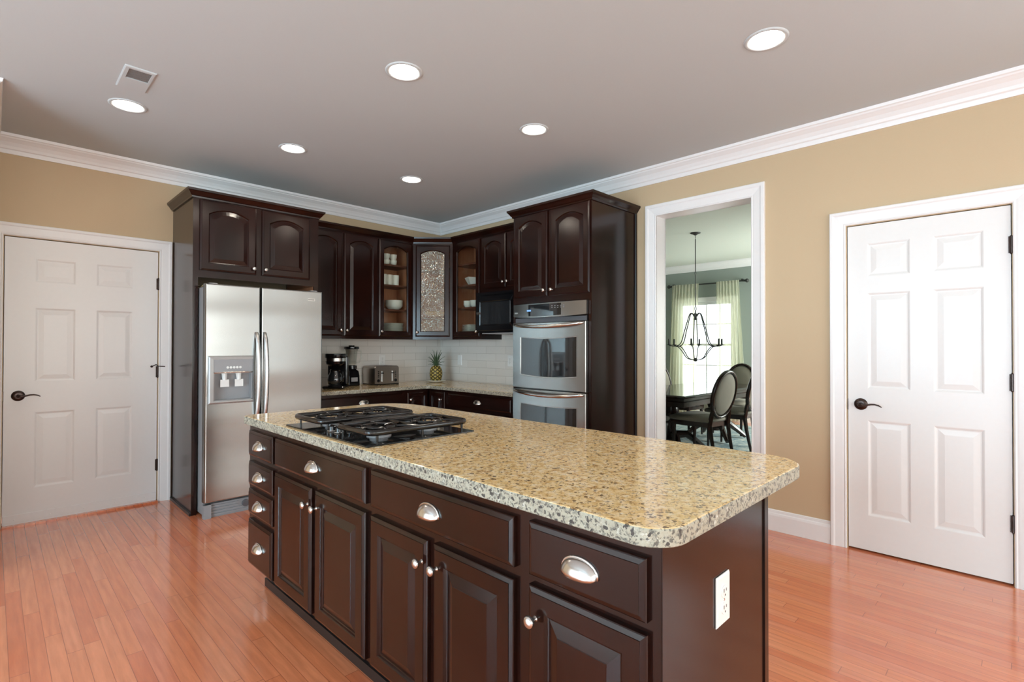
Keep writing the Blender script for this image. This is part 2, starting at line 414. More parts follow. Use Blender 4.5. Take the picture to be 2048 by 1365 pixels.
# =================================================================== STRUCTURE
# floor
struct(MB().box(XL-.2, XR+.07, YF-.2, YB+.1, -.12, 0).build('floor', 'floor'))
struct(MB().box(XR+.07, 9.1, 0.3, 5.7, -.12, 0).build('floor', 'floor'))
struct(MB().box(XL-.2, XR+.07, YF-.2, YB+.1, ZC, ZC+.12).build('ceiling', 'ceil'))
struct(MB().box(XR+.07, 9.1, 0.3, 5.7, ZC, ZC+.12).build('ceiling', 'dceil'))
# door openings
LX0, LX1, DTOP = .055, .962, 2.045      # left door opening
RY0, RY1 = .814, .055                    # right door opening (far, near)
OY0, OY1, OTOP = 2.155, 1.400, 2.348     # dining opening
def wall_y(name, y0, y1, xa, xb, holes, mat):
    mb = MB(); x = xa
    for (a, b, z0, z1) in sorted(holes):
        mb.box(x, a, y0, y1, 0, ZC)
        if z0 > 0: mb.box(a, b, y0, y1, 0, z0)
        mb.box(a, b, y0, y1, z1, ZC); x = b
    mb.box(x, xb, y0, y1, 0, ZC); return struct(mb.build(name, mat))
def wall_x(name, x0, x1, ya, yb, holes, mat):
    mb = MB(); y = ya
    for (a, b, z0, z1) in sorted(holes):
        mb.box(x0, x1, y, a, 0, ZC)
        if z0 > 0: mb.box(x0, x1, a, b, 0, z0)
        mb.box(x0, x1, a, b, z1, ZC); y = b
    mb.box(x0, x1, y, yb, 0, ZC); return struct(mb.build(name, mat))
wall_y('wall_back', YB, YB+WT, XL-.2, XR+WT, [(LX0, LX1, 0, DTOP)], 'tan')
wall_x('wall_right', XR, XR+WT/2, YF-.2, YB, [(-2.75, -.85, .6, 2.25), (OY1-.02, OY0+.02, 0, OTOP+.02), (RY1, RY0, 0, DTOP)], 'tan')
wall_x('wall_right', XR+WT/2, XR+WT, .3, 5.7, [(OY1-.02, OY0+.02, 0, OTOP+.02), (RY1+.3, RY0, 0, .001)], 'sage')
WINL = [(-2.7, -.2, .08, 2.3), (.1, 4.6, .08, 2.3)]
wall_x('wall_left', XL-.14, XL, YF-.2, YB, WINL, 'tan')
WINF = [(-2.6, -.2, .5, 2.3), (.2, 3.3, .5, 2.3)]
wall_y('wall_front', YF-.14, YF, XL-.2, XR+.07, WINF, 'tan')
struct(MB().box(-.19, -.052, 4.06, YB, 0, ZC).build('wall_stub', 'tan'))
# unseen boards added behind both doors to keep daylight out
struct(MB().box(XR+WT/2, XR+WT/2+.02, -.1, 1.0, 0, 2.2).build('right_door_light_block', 'white'))
struct(MB().box(-.1, 1.1, YB+WT, YB+WT+.02, 0, 2.2).build('left_door_light_block', 'white'))

def window(n, axis, pos, a, b, z0, z1, cols, rows, inward, depth=.14):
    """window frame in a wall; axis 'x': wall is x=const, spans y a..b"""
    e = emptyS('window_%d' % n)
    def bx(mb, u0, u1, v0, v1, zz0, zz1):
        if axis == 'x': mb.box(v0, v1, u0, u1, zz0, zz1)
        else: mb.box(u0, u1, v0, v1, zz0, zz1)
    i = inward
    f = MB(); cw = .085   # casing on the room side
    p0, p1 = pos, pos+i*.018
    bx(f, a-cw, a, p0, p1, z0-.02, z1+cw); bx(f, b, b+cw, p0, p1, z0-.02, z1+cw); bx(f, a, b, p0, p1, z1, z1+cw)
    bx(f, a-cw-.02, b+cw+.02, p0, pos+i*.045, z0-.03, z0); bx(f, a-cw, b+cw, p0, p1, z0-.11, z0-.03)
    struct(f.build('window_casing', 'white', e))
    s = MB(); q0, q1 = pos-i*.05, pos-i*.09; fw2 = .045; zm = (z0+z1)/2
    bx(s, a, a+fw2, q0, q1, z0, z1); bx(s, b-fw2, b, q0, q1, z0, z1); bx(s, a+fw2, b-fw2, q0, q1, z0, z0+fw2); bx(s, a+fw2, b-fw2, q0, q1, z1-fw2, z1)
    bx(s, a+fw2, b-fw2, q0, q1, zm-.02, zm+.02)
    struct(s.build('window_frame', 'white', e))
    mtn = MB(); r0, r1 = pos-i*.062, pos-i*.078
    for k in range(1, cols):
        u = a+(b-a)*k/cols; bx(mtn, u-.009, u+.009, r0, r1, z0+fw2, zm-.02); bx(mtn, u-.009, u+.009, r0, r1, zm+.02, z1-fw2)
    for h0, h1 in ((z0+fw2, zm-.02), (zm+.02, z1-fw2)):
        for k in range(1, rows):
            zz = h0+(h1-h0)*k/rows; bx(mtn, a+fw2, b-fw2, r0-.0005*i, r1+.0005*i, zz-.009, zz+.009)
    struct(mtn.build('window_muntins', 'white', e))
    gl = MB(); bx(gl, a+fw2, b-fw2, pos-i*.069, pos-i*.071, z0+fw2, z1-fw2); struct(gl.build('window_glass', 'glass', e))
    return e
window(1, 'x', 8.917, 3.565, 4.535, .55, 2.06, 4, 2, -1)
window(2, 'x', XL, WINL[0][0], WINL[0][1], .08, 2.3, 6, 3, 1)
window(3, 'x', XL, WINL[1][0], WINL[1][1], .08, 2.3, 10, 3, 1)
window(4, 'y', YF, WINF[0][0], WINF[0][1], .5, 2.3, 8, 3, 1)
window(5, 'y', YF, WINF[1][0], WINF[1][1], .5, 2.3, 8, 3, 1)
window(7, 'x', XR, -2.75, -.85, .6, 2.25, 5, 2, -1)
# dining walls
wall_x('wall_dining_far', 8.917, 9.06, .3, 5.7, [(3.565, 4.535, .55, 2.06)], 'sage')
wall_y('wall_dining_left', 5.55, 5.7, XR+WT, 9.06, [], 'sage')
wall_y('wall_dining_right', .3, .44, XR+WT, 9.06, [(7.35, 8.6, .5, 2.3)], 'sage')
window(6, 'y', .44, 7.35, 8.6, .5, 2.3, 4, 2, 1)  # unseen window, invented to let side light into the dining room

# crown mouldings
CR = [(0, -.125), (.010, -.125), (.014, -.108), (.016, -.098), (.024, -.092), (.030, -.075), (.044, -.052), (.062, -.036), (.070, -.030), (.074, -.022), (.082, -.018), (.086, 0), (0, 0)]
def crown(name, path, mat='white', closed=False):
    return struct(sweep(MB(), path, [(o, ZC+z) for o, z in CR], closed=closed).build(name, mat))
crown('trim_1', [(XR, YF), (XR, YB), (-.052, YB), (-.052, 4.06), (-.19, 4.06), (-.19, YB), (XL, YB), (XL, YF)], closed=True)
crown('trim_2', [(8.917, .44), (8.917, 5.55), (XR+WT, 5.55), (XR+WT, .44)], closed=True)
# baseboards
BBP = [(0, 0), (.016, 0), (.016, .105), (.013, .118), (.009, .124), (.007, .140), (0, .145)]
def base(name, path): return struct(sweep(MB(), path, BBP).build(name, 'white'))
base('baseboard_right', [(XR, RY0+.09), (XR, OY1-.09)])
base('baseboard_right', [(XR, YF), (XR, RY1-.092)])
base('baseboard_front', [(XL, YF), (XR, YF)])
base('baseboard_left', [(XL, YB), (XL, YF)])
base('baseboard_dining', [(8.917, .44), (8.917, 5.55), (XR+WT, 5.55), (XR+WT, OY0+.09)])
# casings: profile swept round an opening; built from boxes with stepped profile
def casing(name, axis, pos, inward, a, b, top, cw=.09, jamb=None):
    """axis 'y': wall y=pos, opening x a..b ; axis 'x': wall x=pos, opening y a..b"""
    mb = MB()
    prof = [(0, 0), (0, .012), (.006, .015), (.012, .012), (.02, .014), (.062, .019), (.070, .024), (cw-.004, .024), (cw, .020), (cw, 0)]
    def P(u, o, z): return (pos+inward*o, u, z) if axis == 'x' else (u, pos+inward*o, z)
    loops = []
    for (u, z, du, dz) in ((a, 0, -1, 0), (a, top, -1, 1), (b, top, 1, 1), (b, 0, 1, 0)):
        loops.append([P(u+du*d, o, z+dz*d) for d, o in prof])
    mb.strips(loops, True, True)
    return struct(mb.build(name, 'white'))
casing('trim_3', 'y', YB, -1, LX0-.004, LX1+.004, DTOP+.004, .088)
casing('trim_4', 'x', XR, -1, RY1-.004, RY0+.004, DTOP+.004, .088)
casing('trim_5', 'x', XR, -1, OY1, OY0, OTOP, .094)
casing('trim_6', 'x', XR+WT, 1, OY1, OY0, OTOP, .094)
j = MB().box(XR-.004, XR+WT+.004, OY0, OY0+.02, 0, OTOP).box(XR-.004, XR+WT+.004, OY1-.02, OY1, 0, OTOP).box(XR-.004, XR+WT+.004, OY1-.02, OY0+.02, OTOP, OTOP+.02)
struct(j.build('trim_7', 'white'))

# ---- six panel doors (local: hinge on the right, front faces -y, width along x)
def panel_door(parent, W_, H, cols, rows, mat='door'):
    mb = MB(); xs = [0]+[c for p in cols for c in p]+[W_]; zs = [0]+[c for p in rows for c in p]+[H]; y = 0
    for i in range(len(xs)-1):
        for k in range(len(zs)-1):
            if i % 2 == 1 and k % 2 == 1:
                a, b, c, d = xs[i], xs[i+1], zs[k], zs[k+1]
                Lp = lambda s_, yy: [(a+s_, yy, c+s_), (b-s_, yy, c+s_), (b-s_, yy, d-s_), (a+s_, yy, d-s_)]
                mb.strips([Lp(0, 0), Lp(.005, .0015), Lp(.012, .0055), Lp(.018, .0062), Lp(.044, .002), Lp(.048, .0015)], False, True)
            else: mb.quad((xs[i], y, zs[k]), (xs[i+1], y, zs[k]), (xs[i+1], y, zs[k+1]), (xs[i], y, zs[k+1]))
    T = .035
    mb.quad((0, T, 0), (0, T, H), (W_, T, H), (W_, T, 0)).quad((0, 0, 0), (0, 0, H), (0, T, H), (0, T, 0)).quad((W_, 0, 0), (W_, T, 0), (W_, T, H), (W_, 0, H))
    mb.quad((0, 0, H), (W_, 0, H), (W_, T, H), (0, T, H)).quad((0, 0, 0), (0, T, 0), (W_, T, 0), (W_, 0, 0))
    return struct(mb.build('door_leaf', mat, parent))
def lever(parent, x, z):
    h = MB().lathe([(.001, -.012), (.018, -.013), (.030, -.010), (.036, -.004), (.037, 0)], (x, 0, z), 24, 'y')
    h.lathe([(.011, -.012), (.010, -.045), (.012, -.050), (.001, -.056)], (x, 0, z), 14, 'y')
    pts = [(x+d, -.048+.004*math.sin(d*30), z+o) for d, o in ((0, 0), (.02, -.002), (.04, .001), (.06, .005), (.08, .006), (.10, .001), (.115, -.008))]
    h.tube(pts, [.009, .0075, .006, .0055, .005, .0045, .003], 8)
    return struct(h.build('door_handle', 'bronze', parent, smooth=True))
def hinge(parent, x, z, h=.09):
    mb = MB().lathe([(.003, -h/2-.005), (.0075, -h/2), (.0075, h/2), (.003, h/2+.005)], (x, -.006, z), 10, cap0=True, cap1=True)
    mb.box(x-.012, x+.012, -.003, .001, z-h/2, z+h/2); return struct(mb.build('hinge', 'bronze', parent))
rowsL = [(.255, .795), (1.015, 1.545), (1.73, 1.90)]
d1 = emptyS('door_1', (LX0+.004, YB+.004, .018))
rr = [(a-.018, b-.018) for a, b in rowsL]
panel_door(d1, LX1-LX0-.008, 2.022, [(.160, .383), (.505, .733)], rr)
lever(d1, .075, .90); [hinge(d1, LX1-LX0-.006, z-.018) for z in (.30, 1.06, 1.78)]
ds = MB().tube([(.905, -.012, 1.105-.018), (.885, -.035, 1.103), (.855, -.05, 1.088)], .004, 8).lathe([(.001, 0), (.009, .003), (.009, .012), (.001, .014)], (.852, -.060, 1.088), 10, 'y').tube([(.905, -.012, 1.088), (.945, -.04, 1.086)], .0035, 8)
struct(ds.build('door_stop', 'bronze', d1, smooth=True))
sw = MB().box(.002, .897, -.006, 0, -.006, .062)
for k in range(5): sw.lathe([(.004, 0), (.003, -.002), (.0005, -.0025)], (.06+.19*k, -.006, .03), 8, 'y')
struct(sw.build('door_sweep', 'door', d1))
struct(MB().box(-.012, .001, -.003, .006, .865, .935).build('strike_plate', 'bronze', d1))
struct(MB().box(LX0, LX1, YB-.045, YB+.1, 0, .014).build('trim_8', 'floor'))
d2 = emptyS('door_2', (XR+.004, RY0-.004, .012), R(-90))
rr = [(.228-.012, .82-.012), (1.016-.012, 1.612-.012), (1.715-.012, 1.922-.012)]
panel_door(d2, RY0-RY1-.008, 2.028, [(.104, .318), (.425, .643)], rr)
lever(d2, .068, .905); [hinge(d2, RY0-RY1-.006, z) for z in (.32, 1.075, 1.815)]
struct(MB().box(-.012, .001, -.003, .006, .865, .935).build('strike_plate', 'bronze', d2))

# backsplash
bs = MB().box(2.02, XR, YB-.009, YB, .867, 1.345).box(XR-.009, XR, 3.184, YB-.009, .867, 1.42)
struct(bs.build('backsplash', 'tile'))

# ceiling lights
def downlight(x, y, lab):
    t = thing('recessed_ceiling_light', lab, 'ceiling light', (x, y, ZC), 0, 'recessed ceiling lights')
    MB().lathe([(.098, 0), (.097, -.003), (.092, -.006), (.080, -.0055), (.0755, -.0015)], n=40).build('trim_ring', 'ceil', t, smooth=True)
    MB().lathe([(.001, -.0025), (.05, -.002), (.0755, -.001)], n=40, cap0=True).build('lens', 'lamp', t, smooth=True)
for x, y, lab in ((.575, 3.885, 'recessed ceiling light just below the small ceiling vent at upper left'),
                  (1.567, 3.859, 'small recessed ceiling light above and in front of the refrigerator cabinet'),
                  (2.595, 3.835, 'farthest and smallest recessed ceiling light, nearest the corner crown'),
                  (1.541, 2.35, 'large recessed ceiling light over the cooktop end of the island'),
                  (2.575, 2.356, 'recessed ceiling light in front of the oven tower cabinet'),
                  (2.593, .875, 'largest recessed ceiling light at upper right, nearest the right door wall')):
    downlight(x, y, lab)
t = thing('ceiling_vent', 'white square ceiling air vent with small grey slatted opening', 'vent', (.548, 3.466, ZC))
mb = MB(); q = loopR(-.068, .068, -.145, .145, 0)
def hl(a, b, c, d, z): return [(a, c, z), (a, d, z), (b, d, z), (b, c, z)]
mb.strips([hl(-.07, .07, -.148, .148, 0), hl(-.07, .07, -.148, .148, -.004), hl(-.064, .064, -.142, .142, -.007), hl(-.048, .052, -.125, .0, -.007), hl(-.048, .052, -.125, .0, -.001)], False, False)
mb.build('cover_plate', 'ceil', t)
mb = MB().box(-.048, .052, -.125, .0, -.002, -.0005)
for k in range(9): y = -.120+k*.0135; mb.box(-.048, .052, y, y+.004, -.0055, -.002)
mb.build('slats', 'vent', t)

# =================================================================== ISLAND
def on_right(name, label, cat, xface, yleft, group=None):   # local x -> -Y, local y -> +X
    return thing(name, label, cat, (xface, yleft, 0), R(-90), group)
IX = .946; ID = .581
ISG = 'island base cabinet units'
ZB, ZT = .163, .876
def toe(parent, W_, x0=0., xi=.101):
    MB().box(x0, W_, xi, ID, 0, ZB).build('toe_kick', 'cab', parent)
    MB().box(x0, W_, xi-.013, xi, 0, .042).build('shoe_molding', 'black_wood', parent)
# unit 1: four drawer bank  y 2.85 .. 2.492
u = on_right('island_drawer_cabinet', 'narrow four-drawer cabinet at the far left end of the island', 'cabinet', IX, 2.85, ISG)
carcass(u, .358, ID, ZB, ZT); toe(u, .358, -.03)
for z0, z1 in ((.719, .847), (.572, .691), (.426, .551), (.172, .398)): drawer_front(u, .029, .338, z0, z1)
# unit 2
def base2(yl, W_, lab, dl):
    u = on_right('island_base_cabinet', lab, 'cabinet', IX, yl, ISG)
    carcass(u, W_, ID, ZB, ZT); toe(u, W_)
    drawer_front(u, dl[0], dl[3], .719, .847)
    cab_door(u, dl[0], dl[1], .172, .690, knob=(dl[1]-.022, .622))
    cab_door(u, dl[2], dl[3], .172, .690, knob=(dl[2]+.022, .622))
base2(2.492, .850, 'island cabinet under the cooktop with wide drawer above two doors', (.014, .401, .438, .836))
base2(1.642, .748, 'middle island cabinet with wide drawer over two panelled doors', (.022, .356, .386, .722))
u = on_right('island_end_cabinet', 'island end cabinet nearest the camera with one drawer over one door', 'cabinet', IX, .894, ISG)
carcass(u, .374, ID, ZB, ZT)
toe(u, .374)
drawer_front(u, .025, .348, .719, .850)
cab_door(u, .025, .350, .172, .696, knob=(.052, .622))
plabel(MB().box(.366, .377, .0005, ID-.02, 0, ZT).build('end_panel', 'cab', u), 'plain brown end panel facing the camera')
MB().box(.366, .381, ID-.026, ID, 0, ZT).build('corner_trim', 'cab', u)

# island top
def rounded(x0, x1, y0, y1, rs):
    pts = []
    for (cx, cy, r, a0) in ((x1-rs[0], y0+rs[0], rs[0], -90), (x1-rs[1], y1-rs[1], rs[1], 0), (x0+rs[2], y1-rs[2], rs[2], 90), (x0+rs[3], y0+rs[3], rs[3], 180)):
        n = 10
        for k in range(n+1): a = R(a0+90*k/n); pts.append((cx+r*math.cos(a), cy+r*math.sin(a)))
    return pts
def slab(name, poly_fn, z0, z1, label):
    mb = MB(); L = lambda i, z: [(x, y, z) for x, y in poly_fn(i)]
    ids = [mb.add(l) for l in (L(.002, z0), L(0, z0+.002), L(0, z1-.005), L(.0015, z1-.0015), L(.005, z1))]; n = len(ids[0])
    for q, (A, B) in enumerate(zip(ids, ids[1:])):
        for k in range(n): mb.face((A[k], A[(k+1) % n], B[(k+1) % n], B[k]), 1 if q < 3 else 0)
    mb.face(ids[0][::-1], 1); mb.face(ids[-1], 0)
    return mb
mb = slab('x', lambda i: rounded(.915+i, 1.845-i, .492+i, 2.888-i, (.13-i, .22-i, .05-i, .085-i)), .877, .916, '')
o = mb.build('island_countertop', ['granite', 'granite_edge'])
tag(o, 'long speckled yellow granite countertop with rounded corners on the island', 'countertop')
# outlet maker (local: front -y)
def outlet(label, loc, rz, kind='outlet', w=.072, h=.117):
    t = thing('wall_outlet' if kind == 'outlet' else 'light_switch', label, 'outlet' if kind == 'outlet' else 'switch', loc, rz)
    MB().strips([loopR(-w/2, w/2, -h/2, h/2, -.0005), loopR(-w/2, w/2, -h/2, h/2, -.0025), loopR(-w/2+.004, w/2-.004, -h/2+.004, h/2-.004, -.0055)], True, True).build('cover_plate', 'plate', t)
    if kind == 'outlet':
        for s_ in (-1, 1):
            zc = s_*.0195
            r = MB().lathe([(.017, -.005), (.017, -.0075), (.016, -.0082), (.0005, -.0082)], (0, 0, zc), 20, 'y', sy=.83)
            b = r.build('receptacle', 'plate', t)
            MB().box(-.0075, -.0055, -.0088, -.0080, zc-.0005, zc+.008).box(.0055, .0075, -.0088, -.0080, zc+.0005, zc+.007).lathe([(.0025, -.0088), (.0005, -.0088)], (0, 0, zc-.0075), 8, 'y').build('slots', 'slot', b)
        MB().lathe([(.0035, -.0055), (.003, -.0068), (.0004, -.007)], (0, 0, 0), 10, 'y').build('screw', 'nickel', t)
    else:
        MB().box(-.0165, .0165, -.0075, -.005, -.033, .033).build('rocker', 'plate', t)
    return t
outlet('white electrical outlet on the brown end panel of the island', (1.226, .5165, .680), 0)
outlet('white outlet on the tiled wall above the toaster', (3.040, YB-.009, 1.118), 0)
outlet('white switch plate on the tile just right of the pineapple', (XR-.009, 4.675, 1.112), R(-90), 'switch')
outlet('white outlet on the tile beside the oven tower', (XR-.009, 3.845, 1.118), R(-90))

# ---- cooktop
CZ = .9162
t = thing('gas_cooktop', 'black glass gas cooktop with iron grates set in the island granite', 'cooktop', (.938, 1.655, CZ))
cw_, cl = .500, .715     # local x depth, y length
MB().box(0, cw_, 0, cl, 0, .006).build('glass_top', 'bglass', t, bevel=.0015)
def grate(y0, y1):
    g = MB(); z = .043; x0, x1 = .03, .49; r = .0072
    def rr_(x0, x1, y0, y1, rd, n=5):
        p = []
        for cx, cy, a0 in ((x1-rd, y0+rd, -90), (x1-rd, y1-rd, 0), (x0+rd, y1-rd, 90), (x0+rd, y0+rd, 180)):
            for k in range(n+1): a = R(a0+90*k/n); p.append((cx+rd*math.cos(a), cy+rd*math.sin(a), z))
        return p
    g.tube(rr_(x0, x1, y0, y1, .035), .0078, 10, closed=True, squash=1.45)
    ym = (y0+y1)/2; xm = (x0+x1)/2
    g.tube([(xm, y0, z), (xm, y1, z)], r*.8, 8, squash=1.3)
    for bx_ in (x0+(xm-x0)/2, xm+(x1-xm)/2):
        g.tube([(bx_+.066*math.cos(2*PI*k/24), ym+.066*math.sin(2*PI*k/24), z+.001) for k in range(24)], .0052, 8, closed=True, squash=1.3)
        for k in range(6):
            a = 2*PI*k/6+.26; c, s_ = math.cos(a), math.sin(a)
            ro = min((xm-x0)/2/max(abs(c), .01), (y1-y0)/2/max(abs(s_), .01))
            pts = [(bx_+c*q, ym+s_*q, z+.003*math.sin(PI*(q-.03)/(ro-.03))) for q in [(.03+(ro-.03)*i/5) for i in range(6)]]
            g.tube(pts, [.0042, .0045, .005, .0055, .0058, .006], 7)
    for fx in (x0+.03, x1-.03):
        for fy in (y0+.004, y1-.004): g.tube([(fx, fy, z), (fx, fy, .0062)], [.0055, .0045], 8)
    for fy in (y0+.004, y1-.004): g.tube([(xm, fy, z), (xm, fy, .0062)], [.0055, .0045], 8)
    return g.build('grate', 'iron', t, smooth='auto')
grate(.030, .298); grate(.425, .700)
def burner(x, y, r):
    b = MB().lathe([(r+.012, .006), (r+.012, .010), (r, .013), (r, .023), (r-.004, .025)], (x, y, 0), 28).build('burner', 'plastic', t, smooth='auto')
    MB().lathe([(r-.002, .025), (r-.001, .030), (r-.006, .033), (.001, .034)], (x, y, 0), 28).build('burner_cap', 'iron', b, smooth='auto')
for x, y, r in ((.145, .164, .036), (.375, .164, .030), (.145, .562, .030), (.375, .562, .038)): burner(x, y, r)
mb = MB().box(.16, .46, .312, .408, .0062, .026)
for k in range(8): y = .316+k*.0122; mb.tube([(.155, y, .040), (.47, y, .040)], .0034, 6); mb.tube([(.155, y, .040), (.150, y, .010)], .0034, 6)
mb.box(.165, .175, .312, .408, .026, .037).box(.455, .465, .312, .408, .026, .037)
mb.build('downdraft_grille', 'iron', t)
for k, (x, y) in enumerate(((.065, .335), (.065, .395), (.115, .335), (.115, .395), (.09, .365))):
    kb = MB().lathe([(.020, .0062), (.021, .009), (.020, .011), (.0005, .011)], (x, y, 0), 20).build('control_knob', 'nickel', t, smooth='auto')
    MB().lathe([(.0165, .011), (.0155, .026), (.012, .029), (.0005, .029)], (x, y, 0), 20).box(x-.0025, x+.0025, y-.014, y+.014, .028, .033).build('knob_grip', 'black', kb, smooth='auto')

# =================================================================== FRIDGE CABINET (wall_back, front -y)
FX0, FX1, FY = 1.06, 2.030, 4.44
FD = YB-FY-.002
CROWN = [(0, 2.395), (.010, 2.395), (.012, 2.405), (.018, 2.410), (.030, 2.428), (.038, 2.438), (.043, 2.441), (.045, 2.457), (0, 2.457)]
t = thing('refrigerator_cabinet', 'tall dark brown cabinet surround with two arched doors over the refrigerator', 'cabinet', (FX0, FY, 0))
W_ = FX1-FX0
MB().box(0, .036, 0, FD, 0, 2.40).build('side_panel', 'cab', t)
MB().box(W_-.036, W_, 0, FD, 0, 2.40).build('side_panel', 'cab', t)
plabel(MB().box(W_-.039, W_-.0362, .02, FD-.02, 1.0, 1.795).build('panel_inner_face', 'rawwood', t), 'unstained orange inner face of the right panel')
MB().box(.036, W_-.036, 0, FD, 1.795, 2.40).build('upper_box', 'cab', t)
MB().box(-.012, .0, -.004, FD, 0, .022).build('shoe_molding', 'black_wood', t)
cab_door(t, .043, .449, 1.848, 2.388, arch=.045, knob=(.425, 1.895), fw_=.058)
cab_door(t, .492, .890, 1.848, 2.388, arch=.045, knob=(.517, 1.895), fw_=.058)
# crown travels with the outside on its left
sweep(MB(), [(0, FD), (0, 0), (W_, 0), (W_, .27)], [(-o, z) for o, z in CROWN][::-1]).build('crown', 'cab', t)

# fridge
t = thing('refrigerator', 'stainless steel side-by-side refrigerator with ice and water dispenser', 'refrigerator', (1.103, 4.262, 0))
RW = .886
MB().box(.004, RW-.004, .075, .74, .02, 1.715).build('body', 'plastic', t, bevel=.004)
SX = .383
hx0, hx1, hz0, hz1 = .062, .318, .868, 1.067
mb = MB(); L = lambda i, y: [(0+i, y, .118+i), (SX-i, y, .118+i), (SX-i, y, 1.735-i), (0+i, y, 1.735-i)]
H_ = lambda y, s_=0: [(hx0+s_, y, hz0+s_), (hx1-s_, y, hz0+s_), (hx1-s_, y, hz1-s_), (hx0+s_, y, hz1-s_)]
mb.strips([L(0, .068), L(0, .010), L(.004, .002), L(.010, 0), H_(0), H_(.055, .0)], True, True)
fd = mb.build('freezer_door', 'steel', t)
rd = MB().strips([(lambda i, y: [(SX+.008+i, y, .118+i), (RW-i, y, .118+i), (RW-i, y, 1.735-i), (SX+.008+i, y, 1.735-i)])(i, y) for i, y in ((0, .068), (0, .010), (.004, .002), (.010, 0))], True, True).build('refrigerator_door', 'steel', t)
def fhandle(par, x):
    pts = []; n = 16
    for k in range(n+1):
        s_ = k/n; z = .70+.675*s_; b = math.sin(PI*s_)**.45*.058 if 0 < s_ < 1 else 0
        pts.append((x, -b-.001, z))
    plabel(MB().tube(pts, [.014]*3+[.0155]*(n-5)+[.014]*3, 12).build('handle', 'steelv', par, smooth=True), 'bowed vertical steel bar handle')
fhandle(fd, .353); fhandle(rd, .413)
# dispenser
dp = MB(); f = lambda i, y: loopR(.016+i, .336-i, .842+i, 1.200-i, y)
g2 = lambda y: loopR(.052, .326, .862, 1.172, y)
dp.strips([f(0, 0), f(.004, -.010), f(.012, -.014), g2(-.012), g2(-.002)], False, False)
db = dp.build('dispenser_frame', 'silver', fd)
plabel(db, 'grey framed ice and water dispenser')
MB().box(.053, .325, -.010, 0, 1.080, 1.171).build('dispenser_control_panel', 'plastic', db)
MB().tube([(.056, -.010, 1.074), (.12, -.020, 1.076), (.19, -.023, 1.077), (.26, -.020, 1.076), (.322, -.010, 1.074)], .006, 8).build('dispenser_lip', 'nickel', db)
bt = MB()
for k in range(5): bt.lathe([(.009, -.010), (.009, -.013), (.006, -.014), (.0005, -.0135)], (.147+k*.022, 0, 1.112), 14, 'y')
bt.build('dispenser_buttons', 'plate', db)
bx = MB(); bx.box(.053, .0635, -.0015, .054, .868, 1.067).box(.3165, .325, -.0015, .054, .868, 1.067).box(.0635, .3165, .050, .054, .868, 1.067).box(.0635, .3165, -.0015, .05, .864, .869)
bx.build('dispenser_recess', 'plastic', db)
for x in (.135, .235):
    pd = MB(); pd.prism([(x-.030, .018), (x+.030, .018), (x+.024, .026), (x-.024, .026)], .965, 1.020); pd.tube([(x, .03, 1.066), (x, .022, 1.015)], [.020, .015], 10).build('dispenser_paddle', 'plate', db)
# grille
gr = MB().box(.02, RW-.02, .035, .07, .0, .1)
for k in range(4):
    z = .014+k*.021
    gr.box(.05, .24 if k > 1 else RW-.05, .026, .036, z, z+.010)
gr.box(0.0, .05, .012, .06, .0, .1)
gb = gr.build('base_grille', 'plastic', t)
MB().lathe([(.026, .030), (.026, .016), (.022, .014), (.0005, .014)], (.290, 0, .062), 22, 'y').box(.268, .312, .009, .015, .059, .066).build('filter_cap', 'dplastic', gb)
bd = MB().box(.758, .818, -.003, .0, 1.652, 1.672).build('name_badge', 'nickel', rd)
l = MB(); [l.box(.763+k*.0072, .767+k*.0072, -.0035, -.0028, 1.657, 1.667) for k in range(7)]; l.build('badge_marks', 'dplastic', bd)
for x in (.03, RW-.09):
    MB().box(x, x+.06, .03, .12, 1.716, 1.745).build('hinge_cover', 'plastic', t, bevel=.008)
mb = MB(); loops = []
for k in range(14):
    s_ = k/13; x = .02+.21*s_; z = 1.7385+.016*abs(math.sin(s_*9))*(1-s_)+.006*(1-s_)
    loops.append([(x, .13, z), (x, .22, z+.010*math.sin(s_*7)), (x, .34, z+.004)])
mb.strips(loops, closed=False)
tag(mb.build('crumpled_cloth', 'hose', None, smooth=True, solid=.004, loc=(1.103, 4.262, -.018)), 'crumpled tan cloth lying on top of the refrigerator', 'cloth')

# =================================================================== UPPER CABINETS
UZ0, UZ1 = 1.345, 2.40
UD = .305; UY = YB-UD; UX = XR-UD
UG = 'upper wall cabinets'
t = thing('upper_cabinet', 'dark brown upper cabinet with two solid arched doors right of the refrigerator', 'cabinet', (2.032, UY, 0), 0, UG)
carcass(t, .771, UD-.003, UZ0, UZ1)
cab_door(t, .012, .378, 1.373, 2.385, arch=.045, knob=(.356, 1.428))
cab_door(t, .396, .766, 1.373, 2.385, arch=.045, knob=(.418, 1.428))
# glass cabinet C  x 2.803..3.238
def shelves(parent, W_, D, zs, y0=.03):
    for z in zs: MB().box(.020, W_-.020, y0, D-.013, z-.018, z).build('shelf', 'shelf', parent)
t = thing('glass_door_cabinet', 'upper cabinet with arched clear glass door full of dishes, left of the corner', 'cabinet', (2.803, UY, 0), 0, UG)
carcass(t, .435, UD, UZ0, UZ1, interior=True); shelves(t, .435, UD, (1.665, 1.925, 2.140))
cab_door(t, .010, .410, 1.373, 2.385, arch=.045, glass='glass', knob=(.032, 1.428), fw_=.052)
# diagonal D: corners (3.238,4.748) -> (3.543,4.443)
DW = .4313
t = thing('corner_cabinet', 'diagonal corner upper cabinet with textured glass door', 'cabinet', (3.238, UY, 0), R(-45), UG)
